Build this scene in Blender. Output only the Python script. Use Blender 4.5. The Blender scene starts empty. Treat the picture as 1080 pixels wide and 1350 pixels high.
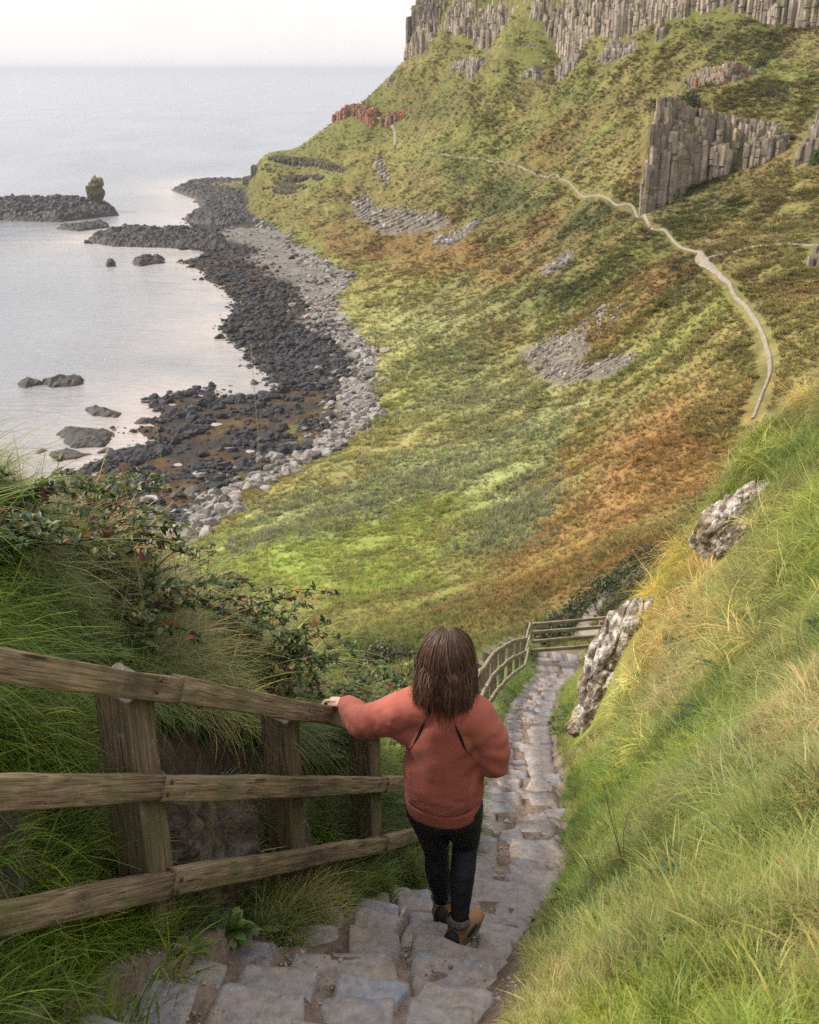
import bpy, bmesh, math, random
import numpy as np
from mathutils import Vector, Matrix, Euler
R = math.radians
random.seed(7); rng = np.random.default_rng(11)
sc = bpy.context.scene
col = sc.collection
F, PITCH, CX, CY = 1400.0, math.atan(583/1400.0), 540.0, 675.0
CP, SP = math.cos(PITCH), math.sin(PITCH)
SEA = -75.0

def T(v):                      # tangent of the angle below the horizon of a photo row
    return math.tan(PITCH + math.atan((v-CY)/F))
def P(u, v, Y):                # point of the place seen at (u, v) at ground distance Y
    z = -Y*T(v); d = Y*CP - z*SP
    return ((u-CX)/F*d, Y, z)
def PZ(u, v, z):
    return P(u, v, -z/T(v))
def proj(x, y, z):
    d = y*CP - z*SP; d = np.maximum(d, 1e-3)
    return CX + F*x/d, CY - F*(y*SP + z*CP)/d

# ---------------------------------------------------------------- noise
def _h(ix, iy, iz, seed):
    n = (ix.astype(np.int64)*374761393 + iy.astype(np.int64)*668265263 + iz.astype(np.int64)*2147483647*3 + seed*974634777) & 0xFFFFFFFF
    n = ((n ^ (n >> 13))*1274126177) & 0xFFFFFFFF
    n = ((n ^ (n >> 16))*2246822519) & 0xFFFFFFFF
    return ((n ^ (n >> 15)) & 0xFFFFFF)/float(0xFFFFFF)
def vnoise(p, seed=0):
    p = np.asarray(p, float)
    if p.shape[1] == 2: p = np.c_[p, np.zeros(len(p))]
    i = np.floor(p); f = p-i; f = f*f*f*(f*(f*6-15)+10); i = i.astype(np.int64)
    r = 0
    for a in (0, 1):
        for b in (0, 1):
            for c in (0, 1):
                w = (f[:,0] if a else 1-f[:,0])*(f[:,1] if b else 1-f[:,1])*(f[:,2] if c else 1-f[:,2])
                r = r + w*_h(i[:,0]+a, i[:,1]+b, i[:,2]+c, seed)
    return r*2-1
def fbm(p, octv=4, seed=0, gain=.5):
    p = np.asarray(p, float); a = 1; r = 0; s = 0
    for k in range(octv):
        r = r + a*vnoise(p*(2.03**k)+k*17.3, seed+k); s += a; a *= gain
    return r/s
def cell(p, seed=0):           # F1, F2, id
    p = np.asarray(p, float); i = np.floor(p).astype(np.int64); f1 = np.full(len(p), 9.); f2 = np.full(len(p), 9.); idv = np.zeros(len(p))
    for a in (-1,0,1):
        for b in (-1,0,1):
            for c in (-1,0,1):
                j = i+np.array([a,b,c])
                q = np.stack([j[:,k]+_h(j[:,0],j[:,1],j[:,2],seed+k+1) for k in range(3)], 1)
                d = np.linalg.norm(q-p, axis=1); idn = _h(j[:,0],j[:,1],j[:,2],seed+9)
                m = d < f1
                f2 = np.where(m, f1, np.minimum(f2, d)); idv = np.where(m, idn, idv); f1 = np.where(m, d, f1)
    return f1, f2, idv
def sstep(a, b, x):
    t = np.clip((x-a)/(b-a), 0, 1); return t*t*(3-2*t)

# ---------------------------------------------------------------- objects
def tag(o, label=None, cat=None, group=None, kind=None):
    if label: o['label'] = label
    if cat: o['category'] = cat
    if group: o['group'] = group
    if kind: o['kind'] = kind
    return o
def link(o, parent=None):
    col.objects.link(o)
    if parent is not None: o.parent = parent
    return o
def empty(name, loc=(0,0,0), rot=(0,0,0), parent=None):
    o = bpy.data.objects.new(name, None); o.location = loc; o.rotation_euler = rot
    o.empty_display_size = .1
    return link(o, parent)
def mesh_np(name, V, Fq, mat=None, smooth=True, cols=None, uv=None, attrs=None):
    """V (n,3); Fq list of int arrays (m,k) faces"""
    me = bpy.data.meshes.new(name)
    if not isinstance(Fq, list): Fq = [Fq]
    Fq = [np.asarray(f, np.int32) for f in Fq if len(f)]
    nl = sum(f.size for f in Fq); nf = sum(len(f) for f in Fq)
    me.vertices.add(len(V)); me.vertices.foreach_set('co', np.asarray(V, np.float32).ravel())
    me.loops.add(nl); me.polygons.add(nf)
    me.loops.foreach_set('vertex_index', np.concatenate([f.ravel() for f in Fq]))
    tot = np.concatenate([np.full(len(f), f.shape[1], np.int32) for f in Fq])
    st = np.concatenate([[0], np.cumsum(tot)[:-1]]).astype(np.int32)
    me.polygons.foreach_set('loop_start', st)
    me.update(calc_edges=True); me.validate()
    me.polygons.foreach_set('use_smooth', np.full(len(me.polygons), bool(smooth)))
    if cols is not None:
        a = me.color_attributes.new('tint', 'FLOAT_COLOR', 'POINT')
        c = np.ones((len(V), 4), np.float32); c[:, :3] = cols
        a.data.foreach_set('color', c.ravel())
    for k, val in (attrs or {}).items():
        a = me.attributes.new(k, 'FLOAT', 'POINT'); a.data.foreach_set('value', np.asarray(val, np.float32))
    if mat: me.materials.append(mat)
    return me
def add_obj(name, me, parent=None, loc=None, rot=None, scale=None):
    o = bpy.data.objects.new(name, me)
    if loc is not None: o.location = loc
    if rot is not None: o.rotation_euler = rot
    if scale is not None: o.scale = scale
    return link(o, parent)
def grid_faces(nr, nc, off=0, closed=False):
    r = np.arange(nr-1)[:, None]; c = np.arange(nc if closed else nc-1)[None, :]
    a = r*nc+c; b = r*nc+(c+1) % nc
    return (np.stack([a, b, b+nc, a+nc], -1).reshape(-1, 4)+off)
class MB:                       # collects pieces into ONE mesh
    def __init__(s): s.V = []; s.F = {3: [], 4: [], 6: []}; s.C = []; s.n = 0
    def add(s, V, Fs, c=None):
        V = np.asarray(V, float)
        for f in (Fs if isinstance(Fs, list) else [Fs]):
            f = np.asarray(f)
            if len(f): s.F.setdefault(f.shape[1], []).append(f+s.n)
        s.V.append(V); s.n += len(V)
        cc = np.ones((len(V), 3)); cc[:] = (1,1,1) if c is None else c
        s.C.append(cc)
    def mesh(s, name, mat, smooth=True):
        Fs = [np.concatenate(f) for f in s.F.values() if f]
        return mesh_np(name, np.concatenate(s.V), Fs, mat, smooth, cols=np.concatenate(s.C))
    def build(s, name, mat, parent=None, smooth=True, **k):
        return add_obj(name, s.mesh(name, mat, smooth), parent, **k)
def tube(pts, rad, n=8, cap=True, flat=None):
    """swept tube; returns V, faces list"""
    pts = np.asarray(pts, float); rad = np.broadcast_to(np.asarray(rad, float), (len(pts),)) if np.ndim(rad) < 2 else np.asarray(rad)
    tg = np.gradient(pts, axis=0); tg /= np.linalg.norm(tg, axis=1)[:, None]+1e-9
    up = np.array([0, 0, 1.]) if abs(tg[0][2]) < .9 else np.array([1., 0, 0])
    V = []; a = np.arange(n)/n*2*np.pi
    s = np.cross(tg[0], up); s /= np.linalg.norm(s)
    for i in range(len(pts)):
        s = s-tg[i]*np.dot(s, tg[i]); s /= np.linalg.norm(s)+1e-9; w = np.cross(s, tg[i])
        r = rad[i]; r0, r1 = (r, r) if np.ndim(r) == 0 else r
        V.append(pts[i]+np.cos(a)[:, None]*s*r0+np.sin(a)[:, None]*w*r1)
    V = np.concatenate(V); Fs = [grid_faces(len(pts), n, closed=True)]
    if cap:
        m = len(V); V = np.concatenate([V, [pts[0]], [pts[-1]]]); i = np.arange(n); j = (i+1) % n; e = (len(pts)-1)*n
        Fs.append(np.concatenate([np.stack([j, i, np.full(n, m)], 1), np.stack([e+i, e+j, np.full(n, m+1)], 1)]))
    return V, Fs
def spline(pts, n):
    pts = np.asarray(pts, float); k = len(pts); t = np.linspace(0, k-1, n); o = []
    for x in t:
        i = min(int(x), k-2); f = x-i
        p0 = pts[max(i-1, 0)]; p1 = pts[i]; p2 = pts[i+1]; p3 = pts[min(i+2, k-1)]
        o.append(.5*((2*p1)+(-p0+p2)*f+(2*p0-5*p1+4*p2-p3)*f*f+(-p0+3*p1-3*p2+p3)*f**3))
    return np.array(o)
def ico(sub):
    bm = bmesh.new(); bmesh.ops.create_icosphere(bm, subdivisions=sub, radius=1)
    V = np.array([v.co[:] for v in bm.verts]); Fc = np.array([[v.index for v in f.verts] for f in bm.faces]); bm.free()
    return V, Fc
def remesh(V, Fs, voxel, smooth=2, fac=.5):
    """union of overlapping closed shells as one continuous surface -> V, faces"""
    me = mesh_np('tmp', V, Fs); o = bpy.data.objects.new('tmp', me); col.objects.link(o)
    m = o.modifiers.new('r', 'REMESH'); m.mode = 'VOXEL'; m.voxel_size = voxel; m.adaptivity = 0
    if smooth:
        s = o.modifiers.new('s', 'SMOOTH'); s.factor = fac; s.iterations = smooth
    dg = bpy.context.evaluated_depsgraph_get(); e = o.evaluated_get(dg); em = e.to_mesh()
    n = len(em.vertices); co = np.empty(n*3, np.float32); em.vertices.foreach_get('co', co)
    q = [list(p.vertices) for p in em.polygons]
    e.to_mesh_clear(); bpy.data.objects.remove(o); bpy.data.meshes.remove(me)
    out = []
    for k in (3, 4):
        f = [x for x in q if len(x) == k]
        if f: out.append(np.array(f))
    return co.reshape(-1, 3).astype(float), out
def normals(V, Fs):
    N = np.zeros_like(V)
    for f in Fs:
        a, b, c = V[f[:, 0]], V[f[:, 1]], V[f[:, 2]]; n = np.cross(b-a, c-a)
        for k in range(f.shape[1]): np.add.at(N, f[:, k], n)
    return N/(np.linalg.norm(N, axis=1)[:, None]+1e-12)

# ---------------------------------------------------------------- materials
class NT:
    def __init__(s, name):
        s.m = bpy.data.materials.new(name); s.m.use_nodes = True; s.t = s.m.node_tree
        s.b = s.t.nodes['Principled BSDF']; s.out = s.t.nodes['Material Output']
    def n(s, typ, **k):
        x = s.t.nodes.new(typ)
        for a, b in k.items(): setattr(x, a, b)
        return x
    def l(s, a, b): s.t.links.new(a, b)
    def coord(s, kind='Object', scale=(1,1,1)):
        c = s.n('ShaderNodeTexCoord'); m = s.n('ShaderNodeMapping'); m.inputs['Scale'].default_value = scale
        s.l(c.outputs[kind], m.inputs['Vector']); return m.outputs[0]
    def noise(s, vec, scale, detail=4, rough=.55, dist=0):
        x = s.n('ShaderNodeTexNoise'); x.inputs['Scale'].default_value = scale; x.inputs['Detail'].default_value = detail
        x.inputs['Roughness'].default_value = rough; x.inputs['Distortion'].default_value = dist
        if vec is not None: s.l(vec, x.inputs['Vector'])
        return x.outputs['Fac']
    def vor(s, vec, scale, feature='F1', out='Distance'):
        x = s.n('ShaderNodeTexVoronoi', feature=feature); x.inputs['Scale'].default_value = scale
        s.l(vec, x.inputs['Vector']); return x.outputs[out]
    def ramp(s, fac, stops):
        x = s.n('ShaderNodeValToRGB'); e = x.color_ramp.elements
        while len(e) < len(stops): e.new(.5)
        for k, (p, c) in enumerate(stops):
            e[k].position = p; e[k].color = (c if isinstance(c, tuple) else (c, c, c))+(1,)
        s.l(fac, x.inputs[0]); return x.outputs[0]
    def mix(s, fac, a, b, mode='MIX'):
        x = s.n('ShaderNodeMix', data_type='RGBA', blend_type=mode)
        for sock, val in ((x.inputs[0], fac), (x.inputs[6], a), (x.inputs[7], b)):
            if isinstance(val, (int, float)): sock.default_value = val
            elif isinstance(val, tuple): sock.default_value = val+(1,)
            else: s.l(val, sock)
        return x.outputs[2]
    def math(s, op, a, b=0.):
        x = s.n('ShaderNodeMath', operation=op)
        for sock, val in ((x.inputs[0], a), (x.inputs[1], b)):
            if isinstance(val, (int, float)): sock.default_value = val
            else: s.l(val, sock)
        return x.outputs[0]
    def attr(s, name, typ='GEOMETRY'):
        x = s.n('ShaderNodeAttribute', attribute_name=name, attribute_type=typ); return x
    def upn(s, k):             # blades shade with the ground they stand on
        g = s.n('ShaderNodeNewGeometry'); m = s.n('ShaderNodeMix', data_type='VECTOR'); m.inputs[0].default_value = k
        s.l(g.outputs['Normal'], m.inputs[4]); m.inputs[5].default_value = (0, 0, 1)
        n = s.n('ShaderNodeVectorMath', operation='NORMALIZE'); s.l(m.outputs[1], n.inputs[0]); return n.outputs[0]
    def bump(s, h, strength=.5, dist=.01, prev=None):
        x = s.n('ShaderNodeBump'); x.inputs['Strength'].default_value = strength; x.inputs['Distance'].default_value = dist
        s.l(h, x.inputs['Height'])
        if prev is not None: s.l(prev, x.inputs['Normal'])
        return x.outputs[0]
    def set(s, color=None, rough=.8, normal=None, spec=.3):
        if color is not None:
            if isinstance(color, tuple): s.b.inputs['Base Color'].default_value = color+(1,)
            else: s.l(color, s.b.inputs['Base Color'])
        if isinstance(rough, (int, float)): s.b.inputs['Roughness'].default_value = rough
        else: s.l(rough, s.b.inputs['Roughness'])
        s.b.inputs['Specular IOR Level'].default_value = spec
        if normal is not None: s.l(normal, s.b.inputs['Normal'])
        return s.m
    def translucent(s, color, amount=.35):
        t = s.n('ShaderNodeBsdfTranslucent'); mx = s.n('ShaderNodeMixShader'); mx.inputs[0].default_value = amount
        if isinstance(color, tuple): t.inputs[0].default_value = color+(1,)
        else: s.l(color, t.inputs[0])
        s.l(s.b.outputs[0], mx.inputs[1]); s.l(t.outputs[0], mx.inputs[2]); s.l(mx.outputs[0], s.out.inputs[0]); return s.m

# ---------------------------------------------------------------- stuff scattered over ground (grass, gravel, boulders)
def scatter(name, pts, rot, scl, tint, vid, protos, label=None, parent=None):
    pts = np.asarray(pts, np.float32); n = len(pts)
    me = bpy.data.meshes.new(name); me.vertices.add(n); me.vertices.foreach_set('co', pts.ravel())
    scl = np.asarray(scl, np.float32); scl = np.repeat(scl[:, None], 3, 1) if scl.ndim == 1 else scl
    for k, val in (('rot', rot), ('scl', scl)):
        a = me.attributes.new(k, 'FLOAT_VECTOR', 'POINT'); a.data.foreach_set('vector', np.asarray(val, np.float32).ravel())
    a = me.attributes.new('tint', 'FLOAT_COLOR', 'POINT'); c = np.ones((n, 4), np.float32); c[:, :3] = tint; a.data.foreach_set('color', c.ravel())
    a = me.attributes.new('vid', 'INT', 'POINT'); a.data.foreach_set('value', np.asarray(vid, np.int32))
    o = add_obj(name, me, parent)
    g = bpy.data.node_groups.new(name+'_scatter', 'GeometryNodeTree')
    g.interface.new_socket('Geometry', in_out='INPUT', socket_type='NodeSocketGeometry')
    g.interface.new_socket('Geometry', in_out='OUTPUT', socket_type='NodeSocketGeometry')
    N = g.nodes; L = g.links; gi = N.new('NodeGroupInput'); go = N.new('NodeGroupOutput'); j = N.new('GeometryNodeJoinGeometry')
    def na(nm, ty):
        x = N.new('GeometryNodeInputNamedAttribute'); x.data_type = ty; x.inputs[0].default_value = nm; return x.outputs[0]
    ra, sa, va = na('rot', 'FLOAT_VECTOR'), na('scl', 'FLOAT_VECTOR'), na('vid', 'INT')
    for k, pr in enumerate(protos):
        oi = N.new('GeometryNodeObjectInfo'); oi.inputs['Object'].default_value = pr; oi.inputs['As Instance'].default_value = True
        cm = N.new('FunctionNodeCompare'); cm.data_type = 'INT'; cm.operation = 'EQUAL'; L.new(va, cm.inputs[2]); cm.inputs[3].default_value = k
        ip = N.new('GeometryNodeInstanceOnPoints'); L.new(gi.outputs[0], ip.inputs['Points']); L.new(cm.outputs[0], ip.inputs['Selection'])
        L.new(oi.outputs['Geometry'], ip.inputs['Instance']); L.new(ra, ip.inputs['Rotation']); L.new(sa, ip.inputs['Scale'])
        L.new(ip.outputs[0], j.inputs[0])
    L.new(j.outputs[0], go.inputs[0])
    md = o.modifiers.new('scatter', 'NODES'); md.node_group = g
    o['kind'] = 'stuff'
    if label: o['label'] = label
    return o
def proto(name, me):
    return bpy.data.objects.new(name, me)
HAZE = 0.00009; EXPO = .48
# ================================================================ far terrain
WATER_PX = [(20,690),(60,655),(95,628),(150,603),(200,588),(176,566),(218,548),(203,528),(258,513),(300,527),(345,522),(372,517),(360,500),(338,480),
 (322,456),(298,446),(290,430),(311,411),(300,385),(275,368),(262,355),(236,345),(272,336),(262,331),(225,327),(150,325),(113,319),(128,311),
 (165,301),(205,306),(240,305),(250,299),(239,289),(264,272),(255,262),(226,250),(252,240),(290,237),(323,238)]
water = [PZ(u,v,SEA)[:2] for u,v in WATER_PX]
SHORE = np.array(water+[(-70,800),(20,1000),(900,1400),(1500,900),(1500,-300),(-700,-300),(-600,-20),(-300,60),(-130,120)])
def sdist(x, y, POLY_=None):               # distance to the waterline, positive on land
    POLY = POLY_ if POLY_ is not None else SHORE
    p = np.stack([x, y], 1); d = np.full(len(x), 1e9); ins = np.zeros(len(x), bool)
    n = len(POLY)
    for i in range(n):
        a = POLY[i]; b = POLY[(i+1) % n]; e = b-a
        t = np.clip(((p-a)@e)/(e@e), 0, 1); d = np.minimum(d, np.hypot(*(p-a-t[:, None]*e).T))
        c = (a[1] > y) != (b[1] > y)
        if abs(b[1]-a[1]) > 1e-9: ins ^= c & (x < (b[0]-a[0])*(y-a[1])/(b[1]-a[1])+a[0])
    return np.where(ins, d, -d)
CZ = [(215,735),(330,650),(430,600),(500,545),(492,460),(440,400),(465,365),(385,315),(350,292)]
CTRL = [PZ(u,v,-71.5) for u,v in CZ]
CTRL += [PZ(u,v,-75) for u,v in [(120,620),(200,588),(360,520),(340,480),(300,420),(260,350),(300,325),(290,270),(300,240)]]
CTRL += [PZ(u,v,-80) for u,v in [(50,560),(150,500),(200,420),(60,400),(150,345),(30,310),(150,250),(220,225)]]
CTRL += [P(*c) for c in [
 (300,770,128),(400,700,150),(450,620,182),(560,560,205),(560,450,275),(480,360,395),(560,380,345),(400,780,115),(430,850,85),(480,890,52),
 (560,800,95),(640,760,105),(560,700,140),(700,700,118),(650,620,160),(740,620,145),(650,540,200),(740,540,185),(640,450,255),(740,460,225),
 (850,470,185),(850,540,150),(930,540,125),(850,620,115),(900,680,80),(800,700,95),(780,790,62),(850,755,58),(700,830,58),(640,850,56),
 (510,172,590),(452,152,622),(500,280,480),(470,300,500),(600,300,430),(700,350,320),(800,400,235),(640,250,440),(740,290,350),
 (420,250,560),(400,215,615),(345,203,645),(324,225,668),(640,150,500),(560,105,590),(560,72,628),(700,92,500),(800,110,430),(760,180,420),(835,200,352),
 (960,90,378),(1080,35,375),(1080,100,330),(1080,200,270),(1080,300,215),(1050,420,150),(1000,300,235),(960,245,295),(1030,215,285),
 (880,265,303),(910,130,330),(990,150,312),(500,112,622),(645,72,562),(755,78,492),(835,50,447),(900,26,420),(1000,26,392),
 (1200,60,340),(1300,200,230),(1300,330,160),(1300,480,100),(1250,600,62),(1000,620,75)]]
CTRL += [PZ(u,v,-35) for u,v in [(1008,510),(1015,480),(1000,430),(960,380),(920,335),(840,288),(740,240)]]
CTRL += [(480*1e-9+20,470,-35),(5.5,29,-18.5),(1,28,-19.5),(-4,22,-20),(-9,14,-18),(-6,6,-12),(13,26,-10),(20,22,-4),(9,14,-7),(25,5,4),(-14,0,-14),(-30,20,-34),(-60,50,-62),(-90,90,-70),
 (40,45,-4),(70,60,4),(60,100,-12),(-30,45,-45),(-20,60,-48),(12,45,-25)]
CTRL.pop(len(CTRL)-20)
# plateau above the cliffs and the far side of the headland
UPPER = [(536,66,652,25),(560,72,628,27),(600,70,600,28),(645,70,566,29),(700,68,520,30),(755,78,492,31),(785,80,470,30),(815,62,455,27),(840,47,447,24),(870,34,432,22),(900,24,420,20),(950,22,405,20),(1000,24,392,20),(1085,30,374,20),(1180,30,350,20)]
for (u,v,Y,h) in UPPER[2::2]:
    x,y,z = P(u,v,Y); n = math.hypot(x+60,y)
    for k in (22, 90, 220):
        CTRL.append((x+(x+160)/n*k*.55, y+k*.85, min(z+h+1, 36)+k*.01))
for (u,v,Y) in [(324,222,690),(350,203,670),(400,186,655),(450,152,645),(480,134,640),(505,108,642),(525,85,645)]:
    x, y, z = P(u,v,Y); CTRL += [(x-1, y, z-3), (x-14, y+38, z-22)]
CTRL += [(-115,690,-72),(-95,760,-76),(-50,790,-70),(-20,800,-50),(30,830,-20),(150,900,33),(400,900,35),(600,600,38),(500,350,36),(300,300,35),(200,200,22),(150,120,14)]
CTRL = np.array(CTRL)
def tps_fit(c, lam):
    p = c[:, :2]/100; n = len(p)
    r = np.linalg.norm(p[:, None]-p[None], axis=2); K = np.where(r > 0, r*r*np.log(r+1e-12), 0)+lam*np.eye(n)
    Q = np.c_[np.ones(n), p]; A = np.block([[K, Q], [Q.T, np.zeros((3, 3))]])
    return np.linalg.solve(A, np.r_[c[:, 2], np.zeros(3)])
W_T = tps_fit(CTRL, 2e-3)
def tps(x, y):
    o = np.empty(len(x)); c = CTRL[:, :2]/100
    for i in range(0, len(x), 40000):
        p = np.stack([x[i:i+40000], y[i:i+40000]], 1)/100
        r2 = ((p[:, None]-c[None])**2).sum(2)
        o[i:i+40000] = (.5*r2*np.log(r2+1e-20))@W_T[:-3]+W_T[-3]+p@W_T[-2:]
    return o
BEACH = [PZ(u,v,-71.5)[:2] for u,v in [(100,815),(215,737)]+CZ[1:]+[(332,283),(322,240)]]
BEACH = np.array([(-70,90)]+BEACH+[(-85,720),(-500,800),(-500,90)])
def gdist(x, y):               # distance inland from the edge of the grass
    return -sdist(x, y, BEACH)
FACE = [(846,264,303,20),(851,263,302,26),(860,260,302,25),(872,256,302,25),(888,252,301,22.5),(905,247,301,20),(922,240,300,18),(940,233,299,16),(958,226,298,13.5),(975,219,296,11.5),(990,211,294,9.5),(1005,204,292,7.5),(1032,194,288,3)]
SIL = ([250,300,322,330,350,400,440,452,480,505,525,536,541], [300,252,238,222,203,186,160,150,133,108,82,66,40])
def fill_behind(x, y, z, poly, d0, d1, off=1.2):
    pts = np.array([list(P(a, b, c))+[h] for a, b, c, h in poly]); az_ = np.arctan2(pts[:, 0], pts[:, 1]); a = np.arctan2(x, y); r = np.hypot(x, y)
    rb = np.interp(a, az_, np.hypot(pts[:, 0], pts[:, 1])); zt = np.interp(a, az_, pts[:, 2]+pts[:, 3]*.97)-off; d = r-rb
    w = sstep(d0, d0+2.5, d)*sstep(d1+25, d1, d)*sstep(az_[0]-.002, az_[0]+.002, a)*sstep(az_[-1]+.012, az_[-1]-.004, a)
    return z+np.maximum(zt-z, 0)*w
def far_h(x, y):
    sd = sdist(x, y); z = tps(x, y); p = np.stack([x, y], 1); rr = np.hypot(x, y)
    wob = fbm(p/7, 3, 50)*3
    sd = sd+wob*sstep(60, 160, rr)
    z = np.minimum(z, 37+fbm(p/40, 3, 9)*1.5)
    gd = gdist(x, y)+wob*.8*sstep(60, 160, rr); amp = sstep(8, 30, sd)*sstep(-2, 8, gd)
    # gullies run down the slopes, tussocks everywhere
    rid = 1-np.abs(fbm(np.c_[x/30+y/90, y/140-x/200], 4, 3))*2.2
    z = z+amp*(fbm(p/38, 3, 3)*1.8*sstep(60, 260, rr)+rid*1.5*sstep(120, 300, rr)+fbm(p/9, 4, 5)*.42*sstep(25, 90, rr)+fbm(p/2.6, 2, 8)*.10)
    z = fill_behind(x, y, z, UPPER, 7, 60); z = fill_behind(x, y, z, FACE, 3.2, 9, .1)
    us_, vs_ = proj(x, y, z); vl = np.interp(us_, *SIL); zm = -y*np.tan(PITCH+np.arctan((vl-CY)/F)); z = np.where((y > 600) & (us_ < 541) & (x < 60), np.minimum(z, zm-.5), z)
    beach = -75+np.clip(sd, 0, 40)*.05+1.6*sstep(-9, -1, gd)*sstep(0, 6, sd)+fbm(p/4, 4, 21)*.45*sstep(0, 3, sd)
    land = np.maximum(z, beach)
    z = np.where(sd > 0, beach+(land-beach)*sstep(-5, 9, gd)*sstep(2, 8, sd), np.maximum(-75+sd*.12, -86))
    return z, sd
# colours of the ground cover
G_OL=(.150,.118,.040); G_GR=(.128,.124,.034); G_BR=(.150,.170,.032); G_DK=(.058,.065,.022); G_OR=(.180,.098,.034); G_RD=(.155,.085,.036); G_RE=(.172,.172,.075); G_YE=(.215,.175,.06); G_SC=(.145,.122,.102); G_DI=(.20,.165,.125); G_HE=(.075,.06,.025)
ZONES = [ # u v ru rv rot colour strength
 (760,690,140,45,-28,G_OR,1.0),(820,600,130,42,-22,G_OR,1.0),(870,640,90,40,-30,G_OR,.8),(720,760,110,30,-25,G_OR,.8),(560,335,130,22,8,G_OR,.9),(440,318,60,16,5,G_RD,.8),(770,445,70,30,-25,G_OR,.8),(860,360,120,14,-28,G_RD,.7),
 (690,560,70,20,-30,G_OR,.6),(620,420,100,18,20,G_OR,.4),(700,300,70,18,25,G_RD,.6),(740,190,60,14,-40,G_RD,.6),(560,300,60,10,5,G_OR,.5),(850,235,26,18,-40,G_RD,.8),(980,255,70,18,-30,G_RD,.6),(620,330,40,10,0,G_RD,.7),
 (980,330,60,14,-20,G_RD,.5),(1030,380,50,20,10,G_RD,.5),(560,770,80,24,-5,G_HE,.5),(680,650,40,50,0,G_HE,.4),(660,720,60,24,-20,G_HE,.4),
 (480,560,60,60,-40,G_YE,.4),(430,720,160,60,-18,G_GR,.7),(520,470,60,90,-20,G_GR,.5),(340,740,90,36,-20,G_BR,.9),(330,700,70,25,-20,G_BR,.5),(470,760,160,22,-8,G_BR,.8),(620,630,70,26,-10,G_BR,.8),(560,690,110,30,-10,G_BR,.6),(425,350,36,10,30,G_BR,.9),(400,320,30,8,20,G_BR,.7),(520,500,60,24,-30,G_BR,.4),(480,570,70,28,-30,G_GR,.6),
 (400,190,70,18,-25,G_GR,.8),(470,180,50,14,-20,G_GR,.8),(345,225,20,16,0,G_GR,.6),(640,850,60,30,0,G_GR,.5),(1000,260,50,12,-25,G_OL,.5),(890,310,70,10,-28,G_GR,.6),(850,430,80,18,-30,G_GR,.5),(1020,300,60,30,-30,G_GR,.3),
 (650,590,110,28,-22,G_RE,.9),(560,620,110,22,-15,G_RE,.8),(440,670,110,22,-18,G_RE,.8),(640,520,110,20,-12,G_RE,.6),(560,430,110,30,-8,G_RE,.7),(600,480,90,18,-8,G_RE,.5),(360,700,60,14,-20,G_RE,.5),(690,670,60,30,-30,G_RE,.7),(720,540,26,60,10,G_RE,.5),
 (790,285,55,12,-35,G_DK,.9),(660,262,36,20,-30,G_DK,.8),(640,240,60,10,20,G_DK,.6),(750,385,70,14,-28,G_DK,.8),(900,365,30,16,-40,G_DK,.8),(690,390,60,10,-15,G_DK,.5),(560,395,120,8,-5,G_DK,.5),(930,270,60,14,-32,G_DK,.7),(890,250,50,12,-32,G_DK,.8),(600,480,40,10,0,G_DK,.5),
 (500,855,50,18,0,G_DK,.9),(760,810,70,9,-24,G_DK,1.0),(720,580,20,30,0,G_DK,.5),(1010,470,12,60,0,G_DK,.5),(740,60,10,30,30,G_DK,.4),(980,50,60,20,10,G_HE,.6),(560,140,60,12,-10,G_DK,.4),(480,870,40,10,0,G_DK,.6),
 (470,430,60,50,-30,G_YE,.45),(440,440,30,40,-40,G_BR,.5),(600,170,120,14,-35,G_YE,.3),(800,240,60,10,-30,G_YE,.3),(1040,250,50,20,-35,G_YE,.4),(420,290,60,8,-25,G_YE,.5),(350,250,30,6,0,G_OL,.3),(480,470,30,40,-30,G_YE,.4),
 (380,640,70,12,-30,G_YE,.4),(520,585,60,14,-40,G_YE,.4)]
SCREE = [(480,275,16,22,-40,1.),(540,295,60,13,-4,1.),(515,283,40,8,0,.8),(595,315,26,7,-15,.9),(735,350,28,9,-35,.9),(735,465,52,24,-18,1.),(790,487,62,12,-18,1.),(505,228,6,26,-18,.55),(745,490,40,10,-10,.9),(620,300,20,5,-30,.5),(785,430,50,20,-30,.35)]
MIDPATH = [PZ(u,v,-35) for u,v in [(992,556),(1003,528),(1015,492),(1011,460),(1000,430),(985,408),(965,384),(942,360),(925,345),(918,332),(880,308),(856,297),(838,283),(810,273),(780,262),(755,250),(738,240)]]
def zone_w(u, v, zu, zv, ru, rv, rot):
    a = R(rot); du = u-zu; dv = v-zv; x = du*math.cos(a)+dv*math.sin(a); y = -du*math.sin(a)+dv*math.cos(a)
    return np.exp(-((x/ru)**2+(y/rv)**2)*.9)
def pathdist(x, y, path):
    d = np.full(len(x), 1e9); p = np.stack([x, y], 1)
    for a, b in zip(path[:-1], path[1:]):
        a = np.array(a[:2]); e = np.array(b[:2])-a; t = np.clip(((p-a)@e)/(e@e), 0, 1)
        d = np.minimum(d, np.hypot(*(p-a-t[:, None]*e).T))
    return d
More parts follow.
